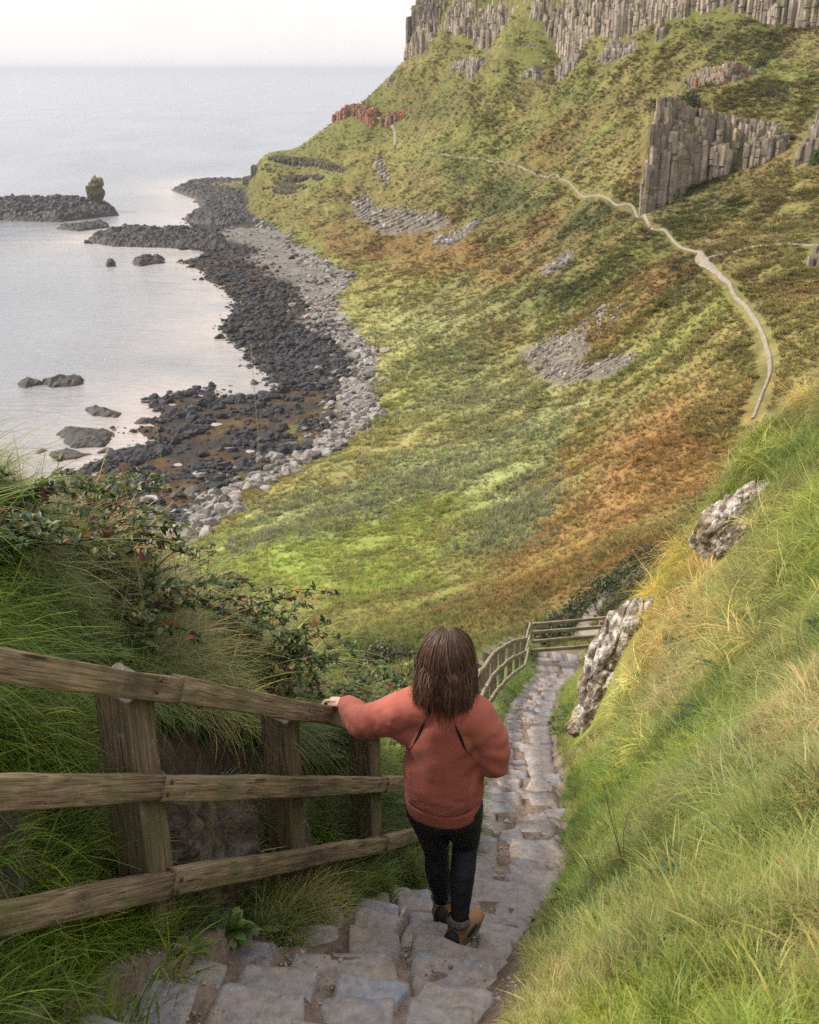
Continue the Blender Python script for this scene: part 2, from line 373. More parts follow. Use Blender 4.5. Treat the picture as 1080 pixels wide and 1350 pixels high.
def far_color(x, y, z, sd):
    n = len(x); u, v = proj(x, y, z); p = np.stack([x, y], 1)
    wu = u+fbm(p/16, 4, 31)*45+fbm(p/5, 2, 34)*16; wv = v+fbm(p/16, 4, 32)*22+fbm(p/5, 2, 35)*9
    n1 = fbm(p/22, 4, 33)[:, None]; n2 = fbm(p/4.5, 4, 36)[:, None]; n3 = fbm(p*np.array([.25, .06]), 4, 37)[:, None]
    c = np.array(G_OL)+(np.array(G_GR)-G_OL)*sstep(-.25, .45, n1)
    c = c+(np.array(G_YE)-c)*sstep(.15, .7, n3)*.45
    c = c+(np.array(G_HE)-c)*sstep(.1, .6, -n2)*.28
    for (zu, zv, ru, rv, rot, cc, s) in ZONES:
        w = zone_w(wu, wv, zu, zv, ru*1.1, rv*1.15, rot)[:, None]
        w = np.clip(w*1.15-.06*(w > .05)+(n2*.6+fbm(p/1.6, 2, 46)[:, None]*.35)*(w > .05), 0, 1)*s
        c = c+(np.array(cc)-c)*w
    c = c*(1+n2*.16+fbm(p/1.3, 2, 39)[:, None]*.22)*(1+.18*fbm(np.c_[x/30+y/90, y/140-x/200]*3, 4, 47)[:, None])
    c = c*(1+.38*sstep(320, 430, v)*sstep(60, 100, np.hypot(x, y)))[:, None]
    sw = np.zeros(n)
    for (zu, zv, ru, rv, rot, s) in SCREE:
        w = zone_w(u+fbm(p/6, 3, 41)*14, v+fbm(p/6, 3, 42)*7, zu, zv, ru, rv, rot)*s
        sw = np.maximum(sw, sstep(.36, .55, w+n2[:, 0]*.10))
    c = c+(np.array(G_SC)*(1+fbm(p/.9, 2, 43)[:, None]*.5)-c)*(sw*.9)[:, None]
    # shore
    rr = np.hypot(x, y)
    gd = gdist(x, y)+fbm(p/7, 4, 50)*4.5; b = sstep(0, 1, -gd/1.5+n2[:, 0]*1.2)*(z < -66)*(u < 620)
    flat = np.array((.058,.037,.019))*(1+fbm(p/3, 3, 44)[:, None]*.7); flat = flat+(np.array((.03,.028,.026))-flat)*sstep(-.1, .4, fbm(p/6, 3, 45))[:, None]
    flat = np.where((v < 335)[:, None], np.array((.032,.029,.027))*(1+n2*.6), flat)
    gr = zone_w(wu, wv, 380, 588, 60, 16, -35)[:, None]*sstep(0, .3, n2)
    flat = flat+(np.array((.13,.15,.02))-flat)*gr
    peb = np.array((.15,.138,.125))*(1+n2*.4)
    t = np.maximum(sstep(-9, -6, gd+n2[:, 0]*3)*(v > 330), .75*sstep(20, 27, sd+n2[:, 0]*4)*(v < 450)*(v > 300))[:, None]
    c = c+((flat+(peb-flat)*t)-c)*b[:, None]
    veg = b[:, None] < .5; lum = c@np.array([.3, .6, .1]); c = np.where(veg, (c*.97+lum[:, None]*.03)*np.array([.85, .90, .86]), c)
    return np.clip(c, .004, .6), sw, b
# --- mesh of the terrain
AZ_ = np.r_[np.linspace(-62, -26, 50)[:-1], np.linspace(-26, 26, 720), np.linspace(26, 66, 60)[1:]]
rr_ = np.geomspace(15, 1400, 560)
A_, RR_ = np.meshgrid(np.radians(AZ_), rr_)
gx = (np.sin(A_)*RR_).ravel(); gy = (np.cos(A_)*RR_).ravel()
gz, gsd = far_h(gx, gy)
GZ = gz.reshape(len(rr_), len(AZ_)); GSD = gsd.reshape(GZ.shape); LRAD = np.log(rr_)
def polar_ix(x, y):
    a = np.degrees(np.arctan2(x, y)); r = np.log(np.hypot(x, y))
    ia = np.clip(np.interp(a, AZ_, np.arange(len(AZ_))), 0, len(AZ_)-1.001); ir = np.clip(np.interp(r, LRAD, np.arange(len(LRAD))), 0, len(LRAD)-1.001)
    return ia, ir
def far_hq(x, y):              # the same heights, read off the mesh grid
    ia, ir = polar_ix(np.asarray(x, float), np.asarray(y, float)); i = ia.astype(int); j = ir.astype(int); f = ia-i; g = ir-j; o = []
    for G in (GZ, GSD): o.append((G[j, i]*(1-f)+G[j, i+1]*f)*(1-g)+(G[j+1, i]*(1-f)+G[j+1, i+1]*f)*g)
    return o
pd = np.minimum(pathdist(gx, gy, MIDPATH), 50)
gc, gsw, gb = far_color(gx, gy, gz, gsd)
m = NT('hillside_ground'); at = m.attr('tint'); oc = m.coord('Object')
n1 = m.noise(oc, 1.6, 6, .7); n2 = m.noise(oc, .35, 4, .6)
cc = m.mix(1., at.outputs['Color'], m.ramp(n1, [(.25,.7),(.5,.98),(.75,1.3)]), 'MULTIPLY')
cc = m.mix(1., cc, m.ramp(n2, [(.3,.75),(.7,1.2)]), 'MULTIPLY')
M_FAR = m.set(cc, .95, m.bump(n1, .9, .35), .1)
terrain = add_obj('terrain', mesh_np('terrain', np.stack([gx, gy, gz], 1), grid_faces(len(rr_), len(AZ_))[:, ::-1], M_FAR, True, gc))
tag(terrain, 'grassy amphitheatre hillside sloping down to the boulder shore', kind='structure')

def cast(u, v, lo=20, hi=900, n=0):          # where the sight line through (u, v) meets the far terrain
    dx = (u-CX)/F; dv = (CY-v)/F; dy = CP+dv*SP; dz = -SP+dv*CP; s = dz/np.hypot(dx, dy)
    ia, _ = polar_ix(dx, dy); i = np.rint(ia).astype(int); best = np.full(len(u), np.nan)
    for k, r in enumerate(rr_):
        if r < lo or r > hi: continue
        hit = np.isnan(best) & (np.maximum(GZ[k, i], SEA) > s*r)
        best[hit] = r
    return best*dy/np.hypot(dx, dy)
_mu = np.array([992,1003,1015,1011,1000,985,965,942,925,918,880,856,838,810,780,755,738.]); _mv = np.array([556,528,492,460,430,408,384,360,345,332,308,297,283,273,262,250,240.]); _my = cast(_mu, _mv)
MIDPATH = [P(a_, b_, c_) if c_ == c_ and abs(c_/q_[1]-1) < .22 else q_ for a_, b_, c_, q_ in zip(_mu, _mv, _my, MIDPATH)]
def ribbon(name, pts, w, zoff, mat, hfun, label, step=.8):
    pts = np.array(pts)[:, :2]; L = np.r_[0, np.cumsum(np.linalg.norm(np.diff(pts, axis=0), axis=1))]
    k = max(8, int(L[-1]/step)); s = spline(pts, k); tg = np.gradient(s, axis=0); tg /= np.linalg.norm(tg, axis=1)[:, None]
    nm = np.stack([-tg[:, 1], tg[:, 0]], 1); wob = fbm(np.c_[np.arange(k)*.09, np.zeros(k)], 3, 61)
    V = []; nc = 7; wv = w*(1+.35*wob) if np.ndim(w) == 0 else np.interp(np.linspace(0, 1, k), np.linspace(0, 1, len(w)), w)*(1+.25*wob)
    for j, t in enumerate(np.linspace(-1, 1, nc)):
        q = s+nm*(t*wv*.5)[:, None]; V.append(np.c_[q, t*np.ones(k)])
    V = np.stack(V, 1).reshape(-1, 3); z = hfun(V[:, 0], V[:, 1])
    zc = hfun(s[:, 0], s[:, 1]); zc = np.repeat(zc, nc)
    Z = np.maximum(z, zc*.6+z*.4)+zoff*(1-np.abs(V[:, 2])**3*1.6)
    me = mesh_np(name, np.c_[V[:, :2], Z], grid_faces(k, nc), mat)
    return tag(add_obj(name, me), label, kind='structure')
m = NT('trodden_earth'); oc = m.coord('Object'); n = m.noise(oc, 1.2, 5, .6)
M_TRACK = m.set(m.ramp(n, [(.3,(.14,.118,.09)),(.7,(.235,.205,.162))]), .95, m.bump(n, .5, .05), .1)
fh = lambda x, y: far_hq(x, y)[0]
ribbon('path', MIDPATH, [.6,.6,.65,.7,.7,.75,.9,2.4,.6,.7,1.1,.55,.5,.45,.4], .24, M_TRACK, fh, 'narrow worn earth path winding round the hillside')
ribbon('path', [PZ(u,v,-35) for u,v in [(926,344),(950,347),(985,353),(1020,361),(1060,371),(1100,378)]], .7, .3, M_TRACK, fh, 'faint side path leaving the main path to the right')
ribbon('path', [P(*c) for c in [(800,832,48),(770,812,50),(800,793,58),(825,778,60),(850,765,62)]], 1.4, .3, M_TRACK, fh, 'lower earth path beside the dark hedge')
ribbon('path', [P(*c) for c in [(440,889,52),(480,886,52),(520,882,53),(570,876,54)]], .9, .25, M_TRACK, fh, 'short stretch of track beyond the left shrubs')
_pu = np.array([738, 715, 690, 655, 622, 590, 560.]); _pv = np.array([240, 233, 227, 219, 213, 209, 206.]); _py = cast(_pu, _pv)
ribbon('path', [P(a, b, c) for a, b, c in zip(_pu, _pv, _py) if c == c], [.8,.5,.5,.4,.4,.3], .35, M_TRACK, fh, 'faint far end of the hillside path')
ribbon('path', [P(*c) for c in [(521,195,560),(520,180,580),(512,171,592),(496,165,600),(478,157,606)]], 1.6, .5, M_TRACK, fh, 'pale end of the path climbing to the red rock band', 1.5)

# ================================================================ sea
azs = np.radians(np.linspace(-80, 80, 420)); rs = np.r_[np.geomspace(90, 900, 260), np.geomspace(920, 60000, 60)]
A_, RR_ = np.meshgrid(azs, rs); sx = (np.sin(A_)*RR_).ravel(); sy = (np.cos(A_)*RR_).ravel()
ssd = np.where(np.hypot(sx, sy) < 1000, sdist(sx, sy), -500); us, vs = proj(sx, sy, np.full(len(sx), SEA))
pp = np.stack([sx, sy], 1)
shal = np.exp(np.minimum(ssd, 0)/26)*sstep(-.9, .6, fbm(pp/18, 4, 71)+.5)
m = NT('sea_water'); at = m.attr('shallow'); oc = m.coord('Object')
big = m.noise(m.coord('Object', (.012, .004, 1)), 1, 4, .6)
deep = m.mix(m.ramp(big, [(.35,0.),(.65,1.)]), (.085,.098,.118), (.135,.148,.165))
cc = m.mix(at.outputs['Fac'], deep, (.30,.255,.225))
w1 = m.noise(m.coord('Object', (.22, .55, 1)), 1, 5, .62, .4); w2 = m.noise(m.coord('Object', (.03, .09, 1)), 1, 4, .6, .3)
hh = m.math('ADD', m.math('MULTIPLY', w1, .55), m.math('MULTIPLY', w2, 1.6))
M_SEA = m.set(cc, m.math('ADD', m.math('MULTIPLY', big, .16), .10), m.bump(hh, .9, 1.1), .5)
tag(add_obj('sea', mesh_np('sea', np.stack([sx, sy, np.full(len(sx), SEA)], 1), grid_faces(len(rs), len(azs))[:, ::-1], M_SEA, True, None, None, {'shallow': shal})), 'calm pale grey sea reaching the horizon', kind='structure')

# ================================================================ cliffs of basalt columns
m = NT('basalt_cliff'); at = m.attr('tint'); oc = m.coord('Object'); ov = m.coord('Object', (1.3, 1.3, .16))
n = m.noise(ov, 1.1, 5, .65); n2 = m.noise(oc, .45, 5, .7); n3 = m.noise(oc, 1.7, 5, .7)
cc = m.mix(1., at.outputs['Color'], m.ramp(n, [(.28,.5),(.5,.95),(.72,1.45)]), 'MULTIPLY')
cc = m.mix(m.ramp(n2, [(.52,0.),(.68,.7)]), cc, m.mix(n3, (.30,.27,.22), (.48,.44,.38)))
cc = m.mix(m.ramp(m.noise(oc, .16, 5, .7), [(.46,0.),(.6,.75)]), cc, m.mix(n3, (.09,.075,.06), (.17,.145,.11)))
cc = m.mix(m.ramp(m.noise(oc, .22, 6, .75, .6), [(.55,0.),(.63,.9)]), cc, m.mix(n3, (.07,.075,.022), (.14,.13,.045)))
nz = m.n('ShaderNodeNewGeometry'); sp = m.n('ShaderNodeSeparateXYZ'); m.l(nz.outputs['Normal'], sp.inputs[0])
up = m.ramp(sp.outputs[2], [(.45,0.),(.75,1.)])
cc = m.mix(up, cc, m.mix(n3, (.05,.06,.02), (.13,.125,.04)))
M_CLIFF = m.set(cc, .95, m.bump(n, .7, .3), .1)
CLIFF_PX = []
def cliff(name, poly, w, rows, label, base_c=(.24,.205,.17), low=.55, depth=1.0, sink=5, var=.3, seed=0, jag=.25, red=0, mat=None, blocks=(2,3,4,5), rough=1., keepy=False):
    """poly: (u, v_base, Y, height). Hexagonal columns in stepped rows along it"""
    yc = cast(np.array([float(q_[0]) for q_ in poly]), np.array([float(q_[1]) for q_ in poly])); poly = [(a_, b_, c_ if np.isnan(k_) else float(np.clip(k_, c_*.86, c_*1.12)), h_) for (a_, b_, c_, h_), k_ in zip(poly, yc)] if not keepy else poly
    CLIFF_PX.append([(a, b, h*F/(c*1.02), c) for a, b, c, h in poly])
    g = random.Random(seed); pts = np.array([list(P(a, b, c))+[h] for a, b, c, h in poly]); L = np.r_[0, np.cumsum(np.linalg.norm(np.diff(pts[:, :2], axis=0), axis=1))]
    k = max(3, int(L[-1]/w)); mb = MB(); a6 = np.arange(6)/6*2*np.pi
    nz_ = fbm(np.c_[np.arange(k)*.16, np.full(k, seed*3.1)], 4, seed+5); nb = fbm(np.c_[np.arange(k)*.07, np.full(k, seed*1.7)], 3, seed+9)
    for i in range(k):
        s = L[-1]*(i+.5)/k; q = np.array([np.interp(s, L, pts[:, j]) for j in range(4)])
        e = np.array([np.interp(min(s+2, L[-1]), L, pts[:, j])-np.interp(max(s-2, 0), L, pts[:, j]) for j in (0, 1)]); e /= np.linalg.norm(e)+1e-9
        nm = np.array([-e[1], e[0]]);
        if nm@q[:2] < 0: nm = -nm
        end = min(1, (i+.6)/max(2., k*.06), (k-i-.4)/max(2., k*.06))**.6
        for r in range(rows):
            fr = low+(1-low)*(r/(max(rows-1, 1))) if rows > 1 else 1
            hgt = q[3]*end*(fr+jag*nz_[i]*(1-min(1, 1.25*r/rows))+g.uniform(-var, var)*.35*(1 if r < rows-3 else .06))
            if r < rows-1 and g.random() < .30+.3*(nb[i] > .15): continue
            if hgt < .8: continue
            c = q[:2]+nm*(r*w*.85*depth+nb[i]*w*1.4+g.uniform(-.2, .2)*w)+e*(g.uniform(-.25, .25)*w+(r % 2)*w*.5)
            rad = w*g.uniform(.72, 1.0); a = a6+g.uniform(0, 1); tl = g.uniform(-.2, .2)
            cc_ = np.array(base_c)*g.uniform(.75, 1.22)*np.array([1, g.uniform(.94, 1.02), g.uniform(.88, 1.04)])
            if red and g.random() < red: cc_ = np.array((.30,.125,.075))*g.uniform(.5, 1.3)
            nb_ = g.choice(blocks); lev = np.r_[0, np.sort([g.uniform(.15, .95) for _ in range(nb_-1)]), 1]; V = []
            for b_ in range(nb_):
                off = np.array([g.uniform(-.16, .16), g.uniform(-.16, .16)])*w*rough; rb = rad*g.uniform(.82, 1.12); V = []
                for f, sc_ in ((lev[b_], 1.0), (lev[b_]+(lev[b_+1]-lev[b_])*.85, 1.0), (lev[b_+1], .84)):
                    zt = q[2]-sink+(hgt+sink)*f
                    V.append(np.stack([c[0]+off[0]+np.cos(a)*rb*sc_*(1+.1*np.sin(a*2+b_)), c[1]+off[1]+np.sin(a)*rb*sc_, np.full(6, zt)+(np.cos(a)*tl*rad*3 if f == lev[b_+1] else 0)], 1))
                mb.add(np.concatenate(V), [grid_faces(3, 6, closed=True), np.array([[12+j_ for j_ in range(6)]])], cc_*g.uniform(.8, 1.22))
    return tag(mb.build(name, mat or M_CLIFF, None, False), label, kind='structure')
cliff('cliff', UPPER, 1.35, 8, 'tall grey columnar cliff along the top of the hillside', low=.4, seed=3, var=.3, jag=.3, keepy=True, base_c=(.30,.25,.195))
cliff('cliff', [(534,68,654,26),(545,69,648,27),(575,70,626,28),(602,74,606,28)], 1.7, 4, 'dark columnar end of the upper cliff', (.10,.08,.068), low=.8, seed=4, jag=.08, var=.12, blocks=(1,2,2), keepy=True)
cliff('cliff', [(856,78,432,5),(864,68,436,9),(874,56,436,8),(888,42,434,6)], 1.2, 4, 'rocky spur below the upper cliff', seed=14, low=.4)
cliff('cliff', FACE, 1.15, 6, 'pale grey columnar rock face above the path', (.23,.19,.15), low=.5, seed=6, var=.22, jag=.22, blocks=(3,4,5,6), rough=1.3, keepy=True)
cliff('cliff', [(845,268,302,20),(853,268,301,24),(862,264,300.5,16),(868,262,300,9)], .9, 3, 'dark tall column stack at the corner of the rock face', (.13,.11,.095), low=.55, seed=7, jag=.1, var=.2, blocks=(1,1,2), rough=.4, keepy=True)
cliff('cliff', [(905,104,352,3),(918,114,348,5.5),(945,120,347,7.5),(965,112,346,6),(990,104,345,4.5),(1002,100,344,2)], 1.1, 5, 'broken reddish rock band above the rock face', (.19,.15,.12), low=.4, seed=8, red=.3)
cliff('cliff', [(1046,222,268,7),(1058,218,262,11),(1075,212,258,12),(1100,200,255,11)], 1.2, 5, 'grey outcrop at the right of the hillside', (.17,.145,.12), low=.45, seed=9)
cliff('cliff', [(1062,352,181,4.5),(1072,352,179,5),(1085,350,178,5)], .8, 4, 'small pale outcrop beside the side path', (.22,.19,.16), low=.4, seed=10)
for k, (pl, c) in enumerate([([(346,212,655,2.5),(370,218,645,5),(400,222,632,5.5),(430,226,622,5),(458,230,612,2)], 7),([(330,222,664,2),(345,226,655,2.4),(365,230,648,2)], 4),([(366,238,640,2.5),(385,240,632,4),(410,240,625,3.5),(425,238,618,2)], 5),
        ([(322,235,672,1.6),(345,240,660,2.4),(375,248,646,2.6),(405,250,632,2)], 4),([(324,243,668,1.6),(350,250,655,2),(380,256,640,2.2),(400,258,630,1.5)], 4)]):
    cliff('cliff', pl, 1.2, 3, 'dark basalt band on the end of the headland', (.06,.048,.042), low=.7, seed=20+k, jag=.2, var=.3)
cliff('cliff', [(436,157,624,3),(452,156,619,7),(470,158,612,8),(485,163,606,8),(492,167,602,5)], 1.6, 4, 'red rock band above the end of the path', (.30,.10,.055), low=.6, seed=31, red=.8, jag=.2)
cliff('cliff', [(494,167,600,5),(510,168,594,8),(524,164,588,7),(534,160,582,3)], 1.6, 4, 'red rock band above the end of the path', (.24,.09,.055), low=.6, seed=32, red=.7, jag=.2)
for k, pl in enumerate([[(590,95,590,4),(612,93,580,6),(634,90,570,4)],[(684,108,510,4),(700,106,502,6),(722,100,492,4)],[(505,128,618,5),(516,122,612,8),(524,112,608,5)],[(650,78,556,6),(690,82,520,8),(720,85,500,5)],[(735,98,480,5),(752,92,476,8),(765,84,474,4)],
        [(790,80,460,8),(812,82,452,6),(835,70,446,5)]]):
    cliff('cliff', pl, 1.5, 3, 'small broken rock outcrop below the upper cliff', low=.4, seed=40+k, jag=.35, base_c=(.24,.21,.18))

# ================================================================ shore rocks
m = NT('shore_rock'); at = m.attr('tint', 'INSTANCER'); oc = m.coord('Object'); n = m.noise(oc, 2.2, 5, .65)
M_BOULD = m.set(m.mix(1., at.outputs['Color'], m.ramp(n, [(.3,.6),(.7,1.4)]), 'MULTIPLY'), .8, m.bump(n, .6, .15), .3)
def rock_mesh(name, seed, sub, mat, squash=.7, cuts=9, amp=.18, block=.75, fine=0):
    V, Fc = ico(sub); g = np.random.default_rng(seed)
    for k in range(cuts):
        d = g.normal(size=3); d /= np.linalg.norm(d); h = g.uniform(block*.75, block*1.15); s = V@d
        V = V-np.outer(np.maximum(s-h, 0)*.92, d)
    V = V*(1+amp*fbm(V*1.6+seed, 3, seed)[:, None]+(fine*fbm(V*6+seed, 3, seed+2)[:, None] if fine else 0))
    V[:, 2] *= squash
    return mesh_np(name, V, Fc, mat, smooth=False)
ROCKP = [proto('boulder', rock_mesh('boulder', 100+k, 3, M_BOULD, .55+.1*(k % 4), 12)) for k in range(8)]
def shore_pts(n, f, lo=80):    # random points of the shore, spread evenly over what the photo shows
    out = []
    while sum(map(len, out)) < n:
        u = rng.uniform(60, 520, 40000); v = rng.uniform(285, 745, 40000)
        t = np.tan(PITCH+np.arctan((v-CY)/F)); y = 74/t; x = (u-CX)/F*(y*CP+74*SP)
        sd = sdist(x, y); pr = f(x, y, sd, u, v); k = rng.random(40000) < pr
        out.append(np.stack([x[k], y[k]], 1))
    q = np.concatenate(out)[:n]; z, sd = far_hq(q[:, 0], q[:, 1]); return q, z, sd
def boulders(name, n, f, size, tint, label, spread=.5, tv=(.6, 1.5)):
    q, z, sd = shore_pts(n, f); s = size*np.exp(rng.normal(0, spread, n)).clip(.3, 4.2)
    t = np.array(tint)*rng.uniform(*tv, (n, 1))*(1+rng.normal(0, .04, (n, 3)))
    sc3 = s[:, None]*rng.uniform(.75, 1.25, (n, 3))
    scatter(name, np.c_[q, z+s*.12], np.c_[rng.uniform(-.5, .5, (n, 2)), rng.uniform(0, 6.28, n)], sc3, t, rng.integers(0, 8, n), ROCKP, label)
dark_w = lambda x, y, sd, u, v: sstep(-4, 2, sd)*sstep(-5, -9, gdist(x, y)+fbm(np.c_[x, y]/8, 3, 77)*4)*np.where(v < 430, .03+.97*sstep(27, 18, sd+fbm(np.c_[x, y]/8, 3, 76)*6), 1)*np.where(v < 512, 1, .05+.95*sstep(-.02, .2, fbm(np.c_[x, y]/7, 3, 78)+.30*sstep(7, 2, sd)-.08))*np.where(v < 330, .5, 1)
boulders('dark_boulders', 12000, dark_w, .40, (.016,.0155,.017), 'dark basalt boulders heaped along the waterline', .68)
pale_w = lambda x, y, sd, u, v: (.10*sstep(-20, -11, gdist(x, y))+.94*sstep(-10, -5, gdist(x, y)+fbm(np.c_[x, y]/8, 3, 79)*5))*sstep(1.8, -.5, gdist(x, y)+fbm(np.c_[x, y]/5, 4, 80)*5)*(.35+.65*sstep(-.25, .2, fbm(np.c_[x, y]/4, 3, 83)))*(v > 296)*sstep(0, 4, sd)+.10*sstep(20, 26, sd)*(v < 450)*(v > 300)*(gdist(x, y) < -3)
boulders('pale_boulders', 5600, pale_w, .38, (.165,.148,.132), 'pale grey boulders in a band below the grass', .7, (.2, 1.5))
strag = lambda x, y, sd, u, v: sstep(-12, -2, sd)*(sd < 1)*(v > 350)*sstep(.05, .35, fbm(np.c_[x, y]/6, 3, 81))
boulders('wave_washed_stones', 420, strag, .42, (.035,.032,.03), 'scattered dark stones standing in the shallows', .6)
def scree_pts(n):
    out = []
    while sum(map(len, out)) < n:
        k = rng.integers(0, len(SCREE), 6000); Z = np.array([s[:5] for s in SCREE])[k]
        a = np.radians(Z[:, 4]); r = np.sqrt(rng.random(6000))*.85; th = rng.random(6000)*6.283; ex = np.cos(th)*r*Z[:, 2]; ey = np.sin(th)*r*Z[:, 3]
        u = Z[:, 0]+ex*np.cos(a)-ey*np.sin(a); v = Z[:, 1]+ex*np.sin(a)+ey*np.cos(a); out.append(np.stack([u, v], 1))
    return np.concatenate(out)[:n]
uv = scree_pts(5200); yb = cast(uv[:, 0], uv[:, 1]); ok = ~np.isnan(yb); uv = uv[ok]; yb = yb[ok]
t = np.tan(PITCH+np.arctan((uv[:, 1]-CY)/F)); xb = (uv[:, 0]-CX)/F*(yb*CP+yb*t*SP); zb, sdb = far_hq(xb, yb)
s = (.26*np.exp(rng.normal(0, .6, len(xb)))).clip(.12, 1.3)*np.clip(yb/260, .7, 1.5)
scatter('scree_stones', np.c_[xb, yb, zb], rng.uniform(0, 6.28, (len(xb), 3)), s, np.array((.18,.155,.132))*rng.uniform(.4, 1.4, (len(xb), 1)), rng.integers(0, 8, len(xb)), ROCKP, 'loose grey scree lying on the hillside')

# single rocks standing in the water
m = NT('wet_basalt'); oc = m.coord('Object'); n = m.noise(oc, .9, 6, .65); n2 = m.noise(oc, .3, 4, .6)
z_ = m.n('ShaderNodeSeparateXYZ'); m.l(m.n('ShaderNodeTexCoord').outputs['Object'], z_.inputs[0])
cc = m.ramp(n, [(.3,(.012,.0115,.012)),(.62,(.032,.029,.028)),(.8,(.075,.062,.05))])
M_WET = m.set(m.mix(m.ramp(n2, [(.5,0.),(.7,.6)]), cc, (.06,.038,.022)), .7, m.bump(n, .8, .3), .3)
m = NT('stack_rock'); oc = m.coord('Object'); n = m.noise(oc, .8, 6, .65); n2 = m.noise(oc, .35, 4, .6)
M_STACK = m.set(m.mix(m.ramp(n2, [(.4,0.),(.6,.8)]), m.ramp(n, [(.3,(.06,.05,.04)),(.7,(.19,.16,.125))]), (.12,.105,.04)), .9, m.bump(n, .9, .4), .1)
def water_rock(name, pix, hgt, label, cat, group, seed, mat=None, res=26, rough=.5, base=-1.5):
    """low rock with the plan outline of pix (photo pixels at sea level)"""
    q = np.array([PZ(u, v, SEA)[:2] for u, v in pix]); c = q.mean(0); g = np.random.default_rng(seed)
    lo = q.min(0)-2; hi = q.max(0)+2; nx = int(np.clip((hi[0]-lo[0])/.7, 16, 130)); ny = int(np.clip((hi[1]-lo[1])/.7, 16, 130))
    X, Y = np.meshgrid(np.linspace(lo[0], hi[0], nx), np.linspace(lo[1], hi[1], ny)); x = X.ravel(); y = Y.ravel(); p = np.stack([x, y], 1)
    d = np.full(len(x), 1e9); ins = np.zeros(len(x), bool)
    for i in range(len(q)):
        a = q[i]; b = q[(i+1) % len(q)]; e = b-a; t = np.clip(((p-a)@e)/(e@e+1e-9), 0, 1); d = np.minimum(d, np.hypot(*(p-a-t[:, None]*e).T))
        if abs(b[1]-a[1]) > 1e-9: ins ^= ((a[1] > y) != (b[1] > y)) & (x < (b[0]-a[0])*(y-a[1])/(b[1]-a[1])+a[0])
    sd = np.where(ins, d, -d)+fbm(p/3, 3, seed)*1.1
    f1, f2, idv = cell(np.c_[p/2.6, np.zeros(len(x))], seed)
    z = SEA+np.where(sd > 0, hgt*(1-np.exp(-sd/ (hgt*.8+.5)))*(1+fbm(p/5, 3, seed+2)*rough+(idv-.5)*.55)+.15, sd*.8)
    z = z+sstep(-.5, 1, sd)*(fbm(p/1.1, 4, seed+8)*.55+np.abs(fbm(p/2.2, 3, seed+12))*.7)*min(1.3, hgt/2+.3); z = np.maximum(z, SEA-4)
    o = add_obj(name, mesh_np(name, np.c_[x-c[0], y-c[1], z-SEA], grid_faces(ny, nx), mat or M_WET, False), None, (c[0], c[1], SEA))
    return tag(o, label, cat, group)
G_IS = 'dark rocks standing in the bay'
water_rock('rock_reef', [(-60,270),(20,267),(90,265),(128,268),(150,274),(156,284),(130,287),(80,293),(20,291),(-60,290)], 4.0, 'long low dark reef carrying the rock stack', 'reef', G_IS, 1)
water_rock('rock_reef', [(72,302),(85,299),(140,293),(144,300),(105,305)], 1.5, 'thin flat reef in front of the long reef', 'reef', G_IS, 2)
water_rock('rock_islet', [(140,346),(152,345),(153,351),(141,352)], 2.6, 'smallest square dark islet alone in the bay', 'islet', G_IS, 3)
water_rock('rock_islet', [(175,344),(190,341),(217,342),(216,347),(185,351),(176,349)], 2.6, 'wide dark islet with a notch between small islet and beach', 'islet', G_IS, 4)
water_rock('rock_islet', [(20,506),(40,499),(56,507),(30,512)], 1.1, 'brown rock at left of a pair near the left edge', 'islet', G_IS, 5)
water_rock('rock_islet', [(52,507),(75,498),(110,499),(112,507),(70,512)], 1.2, 'long brown rock at right of a pair near the left edge', 'islet', G_IS, 6)
water_rock('rock_islet', [(110,540),(125,536),(158,545),(156,551),(125,548)], 1.1, 'slanting brown rock rib in the shallows', 'islet', G_IS, 7)
water_rock('rock_islet', [(75,572),(88,565),(145,567),(150,575),(140,590),(95,590)], .7, 'broad brown seaweed covered rock near the flats', 'islet', G_IS, 8)
water_rock('rock_islet', [(66,598),(90,594),(120,599),(100,606),(72,605)], .5, 'low weedy rock below the broad brown rock', 'islet', G_IS, 9)
water_rock('rock_islet', [(50,590),(58,588),(62,594),(52,597)], .9, 'small round stone left of the weedy rocks', 'islet', G_IS, 10)
water_rock('rock_platform', [(226,251),(252,241),(290,238),(330,240),(380,266),(372,285),(335,297),(300,300),(262,297),(242,290),(264,274),(258,263)], 2.6, 'broad black rock platform at the foot of the headland', 'rock platform', G_IS, 12)
water_rock('rock_reef', [(113,319),(128,311),(165,302),(205,306),(250,304),(300,316),(305,329),(225,327),(150,325)], 3.0, 'ragged black reef running out from the boulder beach', 'reef', G_IS, 13)
st = P(130, 262, 1); c0 = PZ(131, 277, SEA)
V, Fc = ico(5); V = V*np.array([5.2, 5, 8.5]); V *= (1-.28*np.clip(-V[:, 2:3]/8.5, 0, 1)*(V[:, 2:3] > -6))*1.0
f1, f2, idv = cell(V/np.array([2.6, 2.6, 3.4]), 5)
V = V*(1+((idv-.5)*.30+fbm(V/4, 4, 6)*.16)[:, None]); V[:, 2] += 10.2
V[:, 0] += np.where(V[:, 2] > 14, 1.2, 0); V[(V[:, 2] > 16) & (V[:, 0] < -1), 2] -= 2.2
tag(add_obj('sea_stack', mesh_np('sea_stack', V, Fc, M_STACK, False), None, (c0[0]-0.5, c0[1]-3, SEA)), 'knobbly upright rock stack on the end of the long reef', 'sea stack')

